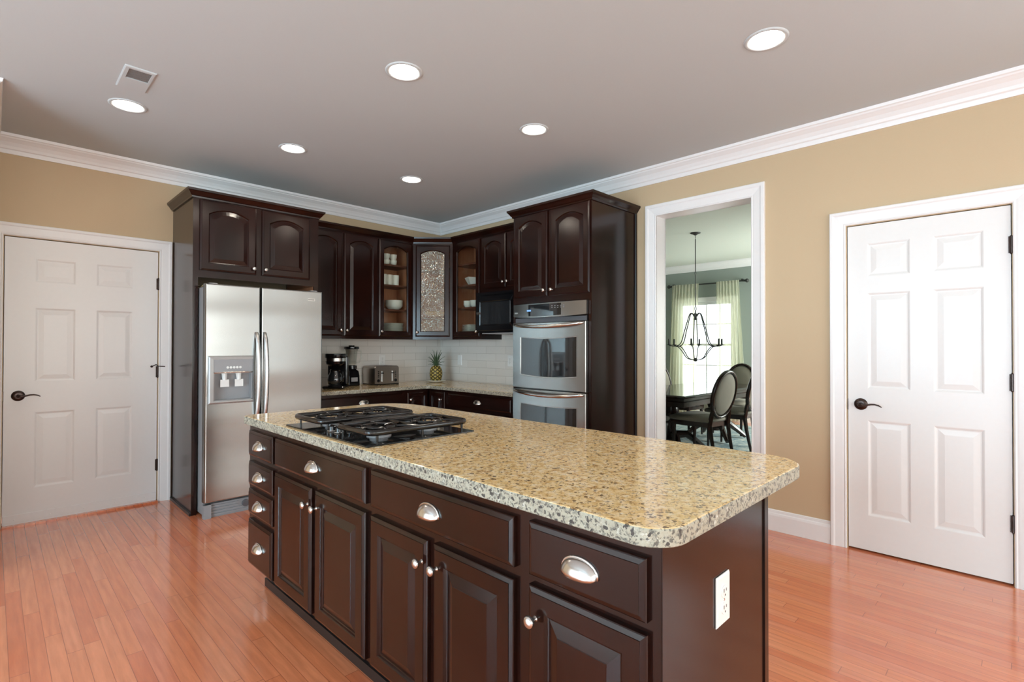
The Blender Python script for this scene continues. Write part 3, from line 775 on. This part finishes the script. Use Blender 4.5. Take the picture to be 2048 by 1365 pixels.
# local pentagon
def loc45(x, y):
    dx, dy = x-3.238, y-UY; c = math.cos(R(45)); return (dx*c-dy*c, dx*c+dy*c)
P = [loc45(*p) for p in ((3.238, UY), (UX, 4.443), (XR, 4.443), (XR, YB), (3.238, YB))]
mb = MB().prism(P, UZ0, UZ0+.033).prism(P, UZ1-.018, UZ1)
def wallseg(mb, a, b, th, z0, z1):
    a = Vector(a); b = Vector(b); d = (b-a).normalized(); n = Vector((-d.y, d.x))*th
    mb.prism([tuple(a), tuple(b), tuple(b+n), tuple(a+n)], z0, z1)
for a, b in ((P[1], P[2]), (P[2], P[3]), (P[3], P[4]), (P[4], P[0])): wallseg(mb, a, b, .012, UZ0+.033, UZ1-.018)
mb.box(0, .028, 0, .018, UZ0+.033, UZ1-.018).box(DW-.028, DW, 0, .018, UZ0+.033, UZ1-.018).box(.028, DW-.028, 0, .018, UZ1-.045, UZ1-.018)
mb.build('carcass', 'cab', t)
i_ = MB(); 
for a, b in ((P[1], P[2]), (P[2], P[3]), (P[3], P[4]), (P[4], P[0])): wallseg(i_, a, b, .0135, UZ0+.035, UZ1-.02)
i_.prism([(.02, .022), (DW-.02, .022), (DW*.5+.18, .20), (DW/2, .40), (DW/2-.18, .20)], UZ0+.0331, UZ0+.0345)
plabel(i_.build('interior_lining', 'rawwood', t), 'lighter natural wood interior of the cabinet')
for z in (1.60, 1.87, 2.13): MB().prism([(.03, .03), (DW-.03, .03), (DW/2+.225, .212), (DW/2, .43), (DW/2-.225, .212)], z-.018, z).build('shelf', 'shelf', t)
cab_door(t, .030, .402, 1.376, 2.372, arch=.035, glass='seedy', knob=(.050, 1.425), fw_=.052)
# E: glass cabinet on right wall y 4.443 .. 3.975
t = on_right('glass_door_cabinet', 'upper cabinet with arched clear glass door between corner and microwave', 'cabinet', UX, 4.443, UG)
carcass(t, .468, UD, UZ0, UZ1, interior=True); shelves(t, .468, UD, (1.690, 1.930, 2.160))
cab_door(t, .040, .455, 1.373, 2.385, arch=.045, glass='glass', knob=(.432, 1.425), fw_=.050)
# F: above microwave
t = on_right('upper_cabinet', 'short dark upper cabinet with two arched doors above the black microwave', 'cabinet', UX, 3.974, UG)
carcass(t, .789, UD, 1.812, UZ1)
cab_door(t, .014, .372, 1.853, 2.385, arch=.045, knob=(.350, 1.905))
cab_door(t, .386, .776, 1.853, 2.385, arch=.045, knob=(.410, 1.905))
# crown over upper run
path = [(2.077, UY), (3.238, UY), (UX, 4.443), (UX, 3.232)]
o = sweep(MB(), path, [(-o_, z) for o_, z in CROWN][::-1]).build('cabinet_crown', 'cab')
tag(o, 'dark crown moulding running along the tops of the corner upper cabinets', 'moulding')

# microwave
t = on_right('microwave', 'black over-the-counter microwave hung beneath the short cabinet', 'microwave', 3.430, 3.925)
MB().box(.002, .735, .03, .405, 1.405, 1.808).build('body', 'black', t)
mb = MB(); L = lambda i, y: loopR(0+i, .560-i, 1.425+i, 1.772-i, y)
mb.strips([L(0, .03), L(0, .004), L(.004, 0), L(.055, 0), L(.060, .004)], True, True); dd = mb.build('door', 'black', t)
MB().box(.065, .495, .0025, .0045, 1.490, 1.705).build('door_window', 'ovenglass', dd)
MB().tube([(.520, 0, 1.46), (.520, -.03, 1.50), (.520, -.03, 1.70), (.520, 0, 1.745)], .008, 8).build('handle', 'black', dd)
cp = MB().box(.565, .735, 0, .03, 1.425, 1.772).build('control_panel', 'black', t)
k_ = MB(); [k_.box(.585+c*.045, .615+c*.045, -.0015, 0, 1.46+r*.035, 1.480+r*.035) for c in range(3) for r in range(6)]; k_.build('keypad', 'dplastic', cp)
MB().box(0, .735, .0, .03, 1.776, 1.806).build('top_vent', 'black', t)
MB().box(.012, .065, -.0025, 0, 1.590, 1.612).build('name_badge', 'nickel', dd)
MB().box(.06, .70, .03, .38, 1.396, 1.405).build('bottom_plate', 'plastic', t)

# =================================================================== BASE CABINETS (counter z .867)
BZ = .831
BG = 'perimeter base cabinets'
t = thing('base_cabinet', 'dark base cabinet with wide drawer below the coffee maker and toaster', 'cabinet', (2.032, 4.455, 0), 0, BG)
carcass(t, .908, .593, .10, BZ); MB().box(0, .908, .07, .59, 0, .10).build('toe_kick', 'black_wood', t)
drawer_front(t, .012, .886, .675, .803, px=.448)
cab_door(t, .012, .440, .150, .650, knob=(.415, .60)); cab_door(t, .458, .886, .150, .650, knob=(.483, .60))
# corner unit: L
t = thing('corner_base_cabinet', 'inside-corner base cabinet with two narrow hinged doors below the pineapple', 'cabinet', (2.942, 4.455, 0), 0, BG)
P = [(0, 0), (.303, 0), (.303, -.318), (.903, -.318), (.903, .595), (0, .595)]
MB().prism(P, .10, BZ).build('carcass', 'cab', t)
P2 = [(0, .07), (.373, .07), (.373, -.318), (.90, -.318), (.90, .59), (0, .59)]
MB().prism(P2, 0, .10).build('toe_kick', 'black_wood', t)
cab_door(t, .022, .278, .150, .806, knob=(.052, .732), fw_=.045)
dm = cab_door(t, .022, .278, .150, .806, fw_=.045, knob=(.225, .732))
dm.location = (.303, 0, 0); dm.rotation_euler = (0, 0, R(-90))
# R unit
t = on_right('base_cabinet', 'dark base cabinet with wide drawer beside the oven tower', 'cabinet', 3.245, 4.136, BG)
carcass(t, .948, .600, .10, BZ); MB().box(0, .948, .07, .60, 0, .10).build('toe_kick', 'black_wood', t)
drawer_front(t, .018, .912, .680, .803)
cab_door(t, .018, .446, .150, .650, knob=(.42, .60)); cab_door(t, .466, .912, .150, .650, knob=(.49, .60))
# counter
def Lpoly(i):
    c = .03
    return [(2.034+i, 4.418+i), (3.208+i-c, 4.418+i), (3.208+i, 4.418+i-c), (3.208+i, 3.186+i), (XR-.0105-i, 3.186+i), (XR-.0105-i, YB-.0105-i), (2.034+i, YB-.0105-i)]
o = slab('x', Lpoly, BZ+.001, .867, '').build('corner_countertop', ['granite', 'granite_edge'])
tag(o, 'L-shaped speckled granite countertop along the tiled corner walls', 'countertop')

# =================================================================== OVEN TOWER
TX, TY0, TY1 = 3.218, 3.184, 2.347
TW = TY0-TY1; TD = XR-TX
t = on_right('oven_cabinet', 'tall dark brown oven tower cabinet with two arched upper doors', 'cabinet', TX, TY0)
MB().box(0, TW, 0.012, TD, 0, 2.40).build('carcass', 'cab', t)
mb = MB().box(0, .024, 0, .012, 0, 2.40).box(TW-.030, TW, 0, .012, 0, 2.40).box(.024, TW-.03, 0, .012, 1.640, 2.40).box(.024, TW-.03, 0, .012, .10, .355)
mb.build('face_frame', 'cab', t)
cab_door(t, .022, .400, 1.688, 2.392, arch=.045, knob=(.378, 1.735)); cab_door(t, .435, .827, 1.688, 2.392, arch=.045, knob=(.458, 1.735))
sweep(MB(), [(0, TD-.0), (0, 0), (TW, 0), (TW, TD)], [(-o_, z) for o_, z in CROWN][::-1]).build('crown', 'cab', t)
MB().tube([(TW+.004, TD-.012, 0), (TW+.004, TD-.012, 2.395)], .011, 8).build('corner_bead', 'black_wood', t)
# double oven (local frame same as tower)
t = on_right('double_wall_oven', 'stainless steel double wall oven built into the tower cabinet', 'oven', TX, TY0)
x0, x1 = .029, .808
MB().box(x0+.008, x1-.008, -.004, .011, .36, 1.632).build('chassis', 'black', t)
mb = MB(); L = lambda i, y: loopR(x0+i, x1-i, 1.515+i, 1.632-i, y, 0, .0)
def curved_box(mb, x0, x1, z0, z1, y1, depth, bow, ba=0., ta=0., n=14):
    """front bowed outward"""
    A = []
    for k in range(n+1):
        s_ = k/n; t_ = 2*s_-1; A.append((x0+(x1-x0)*s_, y1-depth-bow*(1-t_*t_), z0+ba*t_*t_, z1-ta*t_*t_))
    lo = [(a[0], a[1], a[2]) for a in A]; hi = [(a[0], a[1], a[3]) for a in A]
    lb = [(a[0], y1, a[2]) for a in A]; hb = [(a[0], y1, a[3]) for a in A]
    mb.strips([lb, lo, hi, hb], closed=False, wrap=True)
    mb.face(mb.add([lb[0], hb[0], hi[0], lo[0]])); mb.face(mb.add([lb[-1], lo[-1], hi[-1], hb[-1]]))
    return mb
c1 = curved_box(MB(), x0, x1, 1.513, 1.630, -.004, .024, .012, ba=.012).build('control_panel', 'steel', t)
curved_box(MB(), .110, .700, 1.524, 1.622, -.004, .0255, .0125, ba=.010).build('display_glass', 'ovenglass', c1)
MB().box(.20, .245, -.0435, -.041, 1.566, 1.580).build('clock_display', 'led', c1)
MB().box(.047, .080, -.0330, -.030, 1.552, 1.564).build('name_badge', 'nickel', c1)
k_ = MB(); [k_.box(.47+c*.030, .482+c*.030, -.0425, -.040, 1.585+r*.014, 1.590+r*.014) for c in range(5) for r in range(2)]; k_.build('control_marks', 'plastic', c1)
MB().box(x0+.01, x1-.01, -.012, -.004, 1.476, 1.512).build('vent_trim', 'dplastic', t)
def oven_door(z0, z1, wz0, wz1, lab):
    mb = MB(); L = lambda i, y: loopR(x0+i, x1-i, z0+i, z1-i, y)
    Wn = lambda i, y: loopR(.120+i, .722-i, wz0+i, wz1-i, y, -.012, .016)
    mb.strips([L(0, -.004), L(0, -.034), L(.004, -.038), Wn(-.004, -.038), Wn(.0, -.034), Wn(.004, -.030)], True, False)
    d = mb.build('oven_door', 'steel', t); plabel(d, lab)
    MB().strips([Wn(0, -.031), Wn(.045, -.0312)], False, True).build('door_window', 'ovenglass', d)
    MB().strips([loopR(.1185, .7235, wz0-.0015, wz1+.0015, -.0385, -.012, .016), loopR(.121, .721, wz0+.001, wz1-.001, -.0385, -.012, .016)]).build('window_trim', 'nickel', d)
    pts = []; n = 18
    for k in range(n+1):
        s_ = k/n; u_ = 2*s_-1; pts.append((.050+.735*s_, -.040-.050*(1-abs(u_)**3.2), z1-.012-.024*(1-u_*u_)))
    MB().tube(pts, [.010, .012]+[.0145]*(n-3)+[.012, .010], 12).build('handle', 'nickel', d, smooth=True)
oven_door(.924, 1.470, 1.022, 1.340, 'upper oven door with dark window')
oven_door(.368, .914, .466, .784, 'lower oven door with dark window')

# =================================================================== COUNTER OBJECTS
CT = .8675
# coffee maker
t = thing('coffee_maker', 'black drip coffee maker with glass carafe, next to the refrigerator', 'coffee maker', (2.335, 4.70, CT), R(-42))
MB().box(-.10, .10, -.12, .11, 0, .028).build('base', 'black', t, bevel=.012)
MB().lathe([(.062, .028), (.066, .032), (.001, .034)], (0, -.04, 0), 24).build('hot_plate', 'nickel', t)
MB().box(-.095, .095, .035, .11, .028, .31).build('tower', 'black', t, bevel=.015)
MB().lathe([(.060, .215), (.085, .235), (.092, .262), (.001, .262)], (0, -.03, 0), 28, cap0=True).build('filter_basket', 'black', t, smooth='auto')
MB().lathe([(.0925, .262), (.0935, .290), (.001, .290)], (0, -.03, 0), 28).build('steel_band', 'nickel', t, smooth='auto')
MB().lathe([(.093, .290), (.098, .300), (.098, .326), (.090, .334), (.001, .336)], (0, -.03, 0), 28).build('lid', 'black', t, smooth='auto')
c = MB().lathe([(.050, .036), (.066, .050), (.071, .085), (.064, .125), (.050, .150), (.046, .165), (.047, .170)], (0, -.04, 0), 28).build('carafe', 'ovenglass', t, smooth=True)
MB().lathe([(.046, .165), (.050, .176), (.040, .186), (.001, .188)], (0, -.04, 0), 24).build('carafe_lid', 'black', c, smooth='auto')
MB().tube([(0.045, -.07, .160), (.085, -.105, .160), (.098, -.115, .12), (.090, -.108, .075), (.062, -.085, .060)], .008, 8).build('carafe_handle', 'black', c, smooth=True)
# blender
t = thing('blender', 'black blender with clear jar behind the coffee maker', 'blender', (2.600, 4.905, CT))
MB().lathe([(.086, 0), (.088, .01), (.084, .10), (.074, .15), (.052, .165), (.050, .170)], n=4, cap0=True, cap1=True).build('motor_base', 'black', t, bevel=.02, seg=3).rotation_euler = (0, 0, R(45))
MB().lathe([(.046, .168), (.052, .172), (.052, .205), (.044, .210)], n=24, cap0=True, cap1=True).build('collar', 'black', t, smooth='auto')
MB().lathe([(.040, .205), (.046, .22), (.062, .36), (.066, .375), (.063, .375), (.058, .36), (.043, .222)], n=28).build('jar', 'glass', t, smooth=True)
MB().tube([(.060, 0, .36), (.105, 0, .35), (.108, 0, .29), (.085, 0, .235), (.050, 0, .232)], .008, 8).build('jar_handle', 'glass', t, smooth=True)
MB().lathe([(.074, .374), (.076, .380), (.074, .398), (.030, .404), (.028, .412), (.001, .413)], n=28, cap0=True).build('lid', 'black', t, smooth='auto')
MB().box(-.035, .035, -.0645, -.058, .045, .085).build('button_panel', 'plastic', t)
# toaster
t = thing('toaster', 'brushed stainless four-slice toaster with black knobs', 'toaster', (2.786, 4.770, CT), R(0))
def rrect(x0, x1, z0, z1, r, y, n=6):
    p = [(x0, y, z0), (x1, y, z0)]
    for k in range(n+1): a = R(90*k/n); p.append((x1-r+r*math.cos(a), y, z1-r+r*math.sin(a)))
    for k in range(n+1): a = R(90+90*k/n); p.append((x0+r+r*math.cos(a), y, z1-r+r*math.sin(a)))
    return p
TWd, TDp, TH = .294, .245, .198
MB().strips([rrect(.0+i, TWd-i, .012, TH-i, .028, y) for i, y in ((.004, 0), (0, .006), (0, TDp-.006), (.004, TDp))], True, True).build('body', 'bsteel', t, smooth='auto')
MB().box(.002, TWd-.002, .002, TDp-.002, 0, .013).build('base', 'black', t)
sl = MB()
for yy in (.070, .155):
    for xx in (.03, .155): sl.box(xx, xx+.10, yy, yy+.022, TH-.001, TH+.0006)
sl.build('bread_slots', 'slot', t)
for xx in (.045, .249):
    MB().lathe([(.016, 0), (.016, -.006), (.012, -.014), (.0005, -.015)], (xx, 0, .045), 20, 'y').build('browning_knob', 'black', t, smooth='auto')
for xx in (.085, .209):
    lv = MB().box(xx-.006, xx+.006, -.0012, 0, .035, .145).build('lever_track', 'plate', t)
    MB().box(xx-.013, xx+.013, -.022, -.001, .118, .130).build('lever', 'black', lv, bevel=.003)
bt = MB()
for xx in (.045, .249):
    for k in range(4): bt.box(xx-.007, xx+.007, -.002, 0, .080+k*.018, .089+k*.018)
bt.build('buttons', 'black', t)
# plate + pineapple
px, py = 3.535, 4.725
o = MB().lathe([(.055, 0), (.070, .002), (.105, .016), (.112, .021), (.108, .023), (.070, .009), (.001, .008)], n=40, cap0=True).build('white_plate', 'china', None, smooth=True, loc=(px, py, CT))
tag(o, 'round white plate under the pineapple on the corner counter', 'plate')
t = thing('pineapple', 'ripe pineapple with green crown standing on the white plate', 'pineapple', (px, py, CT+.0085))
MB().lathe([(.002, 0), (.040, .001), (.058, .015), (.069, .05), (.072, .085), (.068, .125), (.058, .155), (.040, .173), (.012, .180), (.002, .181)], n=32).build('fruit', 'pine', t, smooth=True)
lf = MB()
for ring, (n, L_, tilt, zb, wd) in enumerate(((9, .075, 62, .172, .013), (9, .10, 45, .178, .013), (8, .125, 30, .184, .012), (7, .15, 17, .190, .011), (5, .172, 7, .195, .009))):
    for k in range(n):
        a = 2*PI*(k+ring*.37)/n+random.uniform(-.15, .15); L2 = L_*random.uniform(.85, 1.08); tl = R(tilt+random.uniform(-5, 5))
        pts = []; A_ = []; B_ = []; C_ = []
        for q in range(7):
            s_ = q/6; bend = tl*(.55+.75*s_); r_ = .012+L2*s_*math.sin(bend); z_ = zb+L2*s_*math.cos(bend); ww = wd*(1-s_**1.6)*(.75+.5*s_ if s_ < .4 else 1)
            ca, sa = math.cos(a), math.sin(a); C_.append((r_*ca+.002*ca, r_*sa+.002*sa, z_-.002)); A_.append((r_*ca-ww*sa, r_*sa+ww*ca, z_)); B_.append((r_*ca+ww*sa, r_*sa-ww*ca, z_))
        lf.strips([[A_[q], C_[q], B_[q]] for q in range(7)], closed=False)
lf.build('leaf_crown', 'leaf', t, smooth=True, solid=.0012)

# =================================================================== DISHES
def dish(name, prof, mat, label, cat, loc, group, n=28, smooth='auto'):
    o = MB().lathe(prof, n=n, cap0=True).build(name, mat, None, smooth=smooth, loc=loc); return tag(o, label, cat, group)
PLATE = [(.06, 0), (.07, .001), (.112, .012), (.116, .014), (.113, .0155), (.07, .004), (.001, .0035)]
BOWL = [(.035, 0), (.042, .002), (.075, .022), (.092, .045), (.094, .050), (.091, .050), (.070, .024), (.035, .006), (.001, .005)]
CUP = [(.024, 0), (.027, .003), (.036, .030), (.040, .062), (.038, .062), (.033, .030), (.020, .006), (.001, .005)]
MUG = [(.030, 0), (.033, .002), (.036, .06), (.037, .118), (.034, .118), (.032, .06), (.026, .006), (.001, .005)]
def stack(first, n, dz, lab_mid):
    loc = Vector(first.location); lab0 = first['label']
    for k in range(1, n):
        c = first.copy(); COL.objects.link(c); c.location = loc+Vector((0, 0, dz*k)); c['label'] = lab_mid
    if n > 2: pass
f0 = UZ0+.0350
cx, cy = 3.090, 4.905
d = dish('dinner_plate', PLATE, 'china', 'white plate in the tall stack on the bottom shelf of the left glass cabinet', 'plate', (cx, cy, f0), 'plate stack in the left glass cabinet'); stack(d, 11, .0125, d['label'])
d = dish('bowl', BOWL, 'china', 'white bowl in the nested stack on the second shelf of the left glass cabinet', 'bowl', (cx+.01, cy, 1.6655), 'bowl stack in the left glass cabinet'); stack(d, 6, .0110, d['label'])
for k, (dx, dy, lab) in enumerate(((-.135, -.02, 'left white tumbler on the third shelf of the left glass cabinet'), (-.060, -.02, 'middle white tumbler on the third shelf of the left glass cabinet'), (.015, -.02, 'right white tumbler on the third shelf of the left glass cabinet'))):
    dish('tumbler', MUG, 'china', lab, 'cup', (cx+dx, cy+dy, 1.9255), 'white tumblers in the left glass cabinet')
for dx, lab in ((-.10, 'left'), (-.015, 'right')):
    d = dish('teacup', CUP, 'china', 'white cup of the %s pair stacked on the top shelf of the left glass cabinet' % lab, 'cup', (cx+dx, cy-.02, 2.1405), 'stacked cups in the left glass cabinet'); stack(d, 2, .0625, d['label'])
dish('wide_bowl', [(r*1.35, z*1.2) for r, z in BOWL], 'yellow', 'wide yellow bowl behind the textured glass of the corner cabinet', 'bowl', (3.553, 4.763, 1.6005), None)
# E cabinet
ex, ey = 3.675, 4.265
SQ = [(.045, 0), (.05, .002), (.07, .03), (.105, .085), (.100, .085), (.066, .034), (.001, .006)]
d = dish('square_bowl', SQ, 'china', 'flared square white bowl on the third shelf of the right glass cabinet', 'bowl', (ex, ey-.01, 1.9305), None, n=4)
d.rotation_euler = (0, 0, R(20))
for dy, lab in ((.075, 'left'), (-.035, 'right')):
    d = dish('small_bowl', [(r*.52, z*.9) for r, z in BOWL], 'china', 'small white bowl of the %s stack on the second shelf of the right glass cabinet' % lab, 'bowl', (ex, ey+dy, 1.6905), 'small bowls in the right glass cabinet'); stack(d, 3, .0165, d['label'])
SP = [(.06, 0), (.07, .001), (.115, .014), (.118, .016), (.115, .0175), (.07, .004), (.001, .0035)]
d = dish('square_plate', SP, 'china', 'square white plate stacked at the bottom of the right glass cabinet', 'plate', (ex, ey, f0), 'square plates in the right glass cabinet', n=4)
d.rotation_euler = (0, 0, R(30)); stack(d, 9, .0135, d['label'])

# =================================================================== DINING ROOM
o = MB().box(4.55, 8.5, 1.55, 4.65, .0, .010).build('area_rug', 'rug'); tag(o, 'pale teal and grey patterned rug under the dining table', 'rug')
# table
t = thing('dining_table', 'dark wooden dining table with pedestal bases seen through the doorway', 'table', (6.42, 3.06, .0102))
mb = MB(); L = lambda i, z: [(-1.19+i, -.47+i, z), (1.19-i, -.47+i, z), (1.19-i, .47-i, z), (-1.19+i, .47-i, z)]
mb.strips([L(.03, .695), L(.008, .700), L(0, .706), L(0, .718), L(.006, .724), L(.012, .730)], True, True).build('tabletop', 'dtop', t)
MB().strips([L(.035, .600), L(.035, .655), L(.028, .66), L(.035, .668), L(.035, .695)], False, False).build('apron', 'dwood', t)
for s_ in (-.62, .62):
    mb = MB().lathe([(.10, .12), (.11, .16), (.07, .22), (.055, .3), (.075, .40), (.10, .48), (.085, .56), (.16, .60), (.16, .640)], (s_, 0, 0), 16, cap0=True, cap1=True)
    for q in ((-1, -1), (-1, 1), (1, -1), (1, 1)):
        mb.tube([(s_+q[0]*.05, q[1]*.05, .20), (s_+q[0]*.14, q[1]*.14, .205), (s_+q[0]*.22, q[1]*.22, .12), (s_+q[0]*.30, q[1]*.30, .028)], [.05, .045, .035, .028], 8)
    mb.build('pedestal', 'dwood', t, smooth='auto')
# chair (front faces +y in local; back at y=0)
def make_chair(label, loc, rz):
    t = thing('dining_chair', label, 'chair', loc, rz, 'oval-back dining chairs')
    # oval back: centre z .76, tilt
    def tp(x, z):  # tilt
        return (x, -.10*((z-.45)/.5)**1.2 if z > .45 else 0, z)
    a, b, zc = .215, .255, .735
    pts = [tp(a*math.cos(2*PI*k/28), zc+b*math.sin(2*PI*k/28)) for k in range(28)]
    MB().tube(pts, .024, 8, closed=True, squash=.75).build('back_frame', 'dwood', t, smooth=True)
    pad = MB(); loops = []
    for (sc, off) in ((.93, 0), (.86, .016), (.5, .028), (.02, .031)):
        loops.append([(lambda p: (p[0], p[1]+off, p[2]))(tp(a*sc*math.cos(2*PI*k/28), zc+b*sc*math.sin(2*PI*k/28))) for k in range(28)])
    loops = loops[::-1]; 
    for (sc, off) in ((.86, -.016), (.5, -.024), (.02, -.026)):
        loops.append([(lambda p: (p[0], p[1]+off, p[2]))(tp(a*sc*math.cos(2*PI*k/28), zc+b*sc*math.sin(2*PI*k/28))) for k in range(28)])
    pad.strips(loops, True, True).build('back_cushion', 'fabric', t, smooth=True)
    # seat
    SP_ = lambda i, z: [(-.20+i, .02+i, z), (.20-i, .02+i, z), (.245-i, .30, z), (.235-i, .47-i, z), (0, .50-i, z), (-.235+i, .47-i, z), (-.245+i, .30, z)]
    MB().strips([SP_(.0, .375), SP_(0, .43)], True, True).build('seat_rail', 'dwood', t)
    MB().strips([SP_(-.006, .43), SP_(-.014, .452), SP_(-.006, .475), SP_(.04, .492), SP_(.12, .500)], True, True).build('seat_cushion', 'fabric', t, smooth=True)
    for sx in (-1, 1):
        MB().tube([(sx*.155, -.022, .60), (sx*.175, -.006, .50), (sx*.180, .01, .40), (sx*.178, -.01, .25), (sx*.175, -.06, 0.0)], [.022, .026, .027, .023, .016], 6).build('leg', 'dwood', t)
        MB().tube([(sx*.205, .445, .40), (sx*.205, .450, .25), (sx*.200, .455, 0)], [.026, .021, .014], 6).build('leg', 'dwood', t)
    return t
RZ = .013
ch = make_chair('oval-back dining chair in the centre of the doorway, its back turned to the kitchen', (5.70, 2.42, RZ), R(-8))
def place(label, x, y, rz):
    c = copy_tree(ch); c.location = (x, y, RZ); c.rotation_euler = (0, 0, rz); c['label'] = label; return c
place('oval-back dining chair at the right edge of the doorway, partly hidden by the casing', 6.62, 2.42, 0)
place('oval-back dining chair at the far head of the table, facing the kitchen', 7.90, 3.06, R(90))
place('oval-back dining chair on the far side, seen past the table corner at left', 7.02, 3.78, R(180))
place('dining chair across the table with its grey seat showing under the near table corner', 6.00, 3.78, R(180))
place('dining chair at the near head of the table, mostly hidden by the left casing', 4.90, 3.10, R(-90))
# chandelier
CX, CY = 6.40, 3.03
t = thing('chandelier', 'black wrought iron six-arm candle chandelier hanging over the dining table', 'chandelier', (CX, CY, ZC))
Z = lambda z: z-ZC
MB().lathe([(.001, -.034), (.012, -.032), (.03, -.020), (.062, -.008), (.066, -.002), (.066, 0)], n=24, cap1=True).build('canopy', 'ironm', t, smooth='auto')
def ring(c, r, tr, n=16): return [(c[0]+r*math.cos(2*PI*k/n), c[1], c[2]+r*math.sin(2*PI*k/n)) for k in range(n)]
rod = MB().tube([(0, 0, -.034), (0, 0, -.075)], .004, 6).tube([(0, 0, -.08), (0, 0, Z(2.235))], .006, 8).tube(ring((0, 0, Z(2.22)), .016, 0), .004, 6, closed=True).tube([(0, 0, Z(2.205)), (0, 0, Z(1.785))], .006, 8).tube([(0, 0, Z(1.74)), (0, 0, Z(1.64))], .008, 8)
rod.tube(ring((0, 0, Z(1.762)), .023, 0), .004, 6, closed=True).build('hanging_rod', 'ironm', t)
MB().lathe([(.004, Z(1.70)), (.028, Z(1.69)), (.024, Z(1.665)), (.018, Z(1.645)), (.026, Z(1.625)), (.003, Z(1.615))], n=14).build('hub', 'ironm', t, smooth=True)
MB().lathe([(.002, Z(1.128)), (.018, Z(1.124)), (.026, Z(1.105)), (.018, Z(1.086)), (.002, Z(1.080))], n=16).build('bottom_ball', 'ironm', t, smooth=True)
def spl(P, n=5):
    out = []
    for i in range(len(P)-1):
        p0 = Vector(P[max(i-1, 0)]); p1 = Vector(P[i]); p2 = Vector(P[i+1]); p3 = Vector(P[min(i+2, len(P)-1)])
        for k in range(n):
            s_ = k/n; out.append(tuple(.5*((2*p1)+(-p0+p2)*s_+(2*p0-5*p1+4*p2-p3)*s_*s_+(-p0+3*p1-3*p2+p3)*s_**3)))
    out.append(tuple(P[-1])); return out
for k in range(6):
    a = 2*PI*k/6+.30; ca, sa = math.cos(a), math.sin(a); V = lambda r, z: (r*ca, r*sa, Z(z))
    arm = MB().tube(spl([V(.02, 1.665), V(.045, 1.70), V(.075, 1.69), V(.10, 1.62), V(.145, 1.47), V(.18, 1.345), V(.22, 1.292), V(.28, 1.278), V(.345, 1.290)]), .0064, 6)
    arm.tube(spl([V(.27, 1.279), V(.22, 1.262), V(.17, 1.205), V(.11, 1.125), V(.02, 1.098)]), .0058, 6).build('arm', 'ironm', t, smooth=True)
    cd = MB().lathe([(.002, 0), (.022, .002), (.036, .010), (.034, .012), (.013, .008), (.012, .020), (.011, .085), (.001, .087)], V(.345, 1.288), 12).build('candle_cup', 'ironm', t, smooth='auto')
# curtain rod + curtains
t = thing('curtain_rod', 'black curtain rod with ball finials above the dining window', 'curtain rod', (8.85, 4.0, 2.375))
MB().tube([(0, -.66, 0), (0, .66, 0)], .012, 10).build('rod', 'ironm', t)
for s_ in (-1, 1):
    fo = MB().lathe([(.002, 0), (.018, .004), (.020, .012), (.012, .020), (.026, .030), (.034, .048), (.028, .066), (.010, .078), (.002, .082)], n=14).build('finial', 'ironm', t, smooth=True); fo.rotation_euler = (R(-90)*s_, 0, 0)
    fo.location = (0, s_*.655, 0)
    MB().box(-.006, .067, s_*.62-.008, s_*.62+.008, -.008, .035).build('bracket', 'ironm', t)
def curtain(y0t, y1t, y0b, y1b, label, nf):
    mb = MB(); nz_, ny = 24, 90; loops = []
    for i in range(nz_+1):
        s_ = i/nz_; z = 2.39-2.375*s_; L_ = []
        for k in range(ny+1):
            q = k/ny; y = (y0t+(y1t-y0t)*q)*(1-s_)+(y0b+(y1b-y0b)*q)*s_
            amp = .012+.016*min(1, s_*3); x = 8.835+amp*math.sin(2*PI*nf*q+1.3*math.sin(5*q+s_*1.2))+(.0 if s_ > .02 else .0)
            L_.append((x-.018, y, z))
        loops.append(L_)
    mb.strips(loops, closed=False); o = mb.build('sheer_curtain', 'sheer', None, smooth=True); return tag(o, label, 'curtain', 'sheer curtain panels')
curtain(4.62, 4.11, 4.72, 4.17, 'left sheer yellow-green curtain panel at the dining window', 9)
curtain(3.80, 3.41, 3.80, 3.28, 'right sheer yellow-green curtain panel at the dining window', 8)
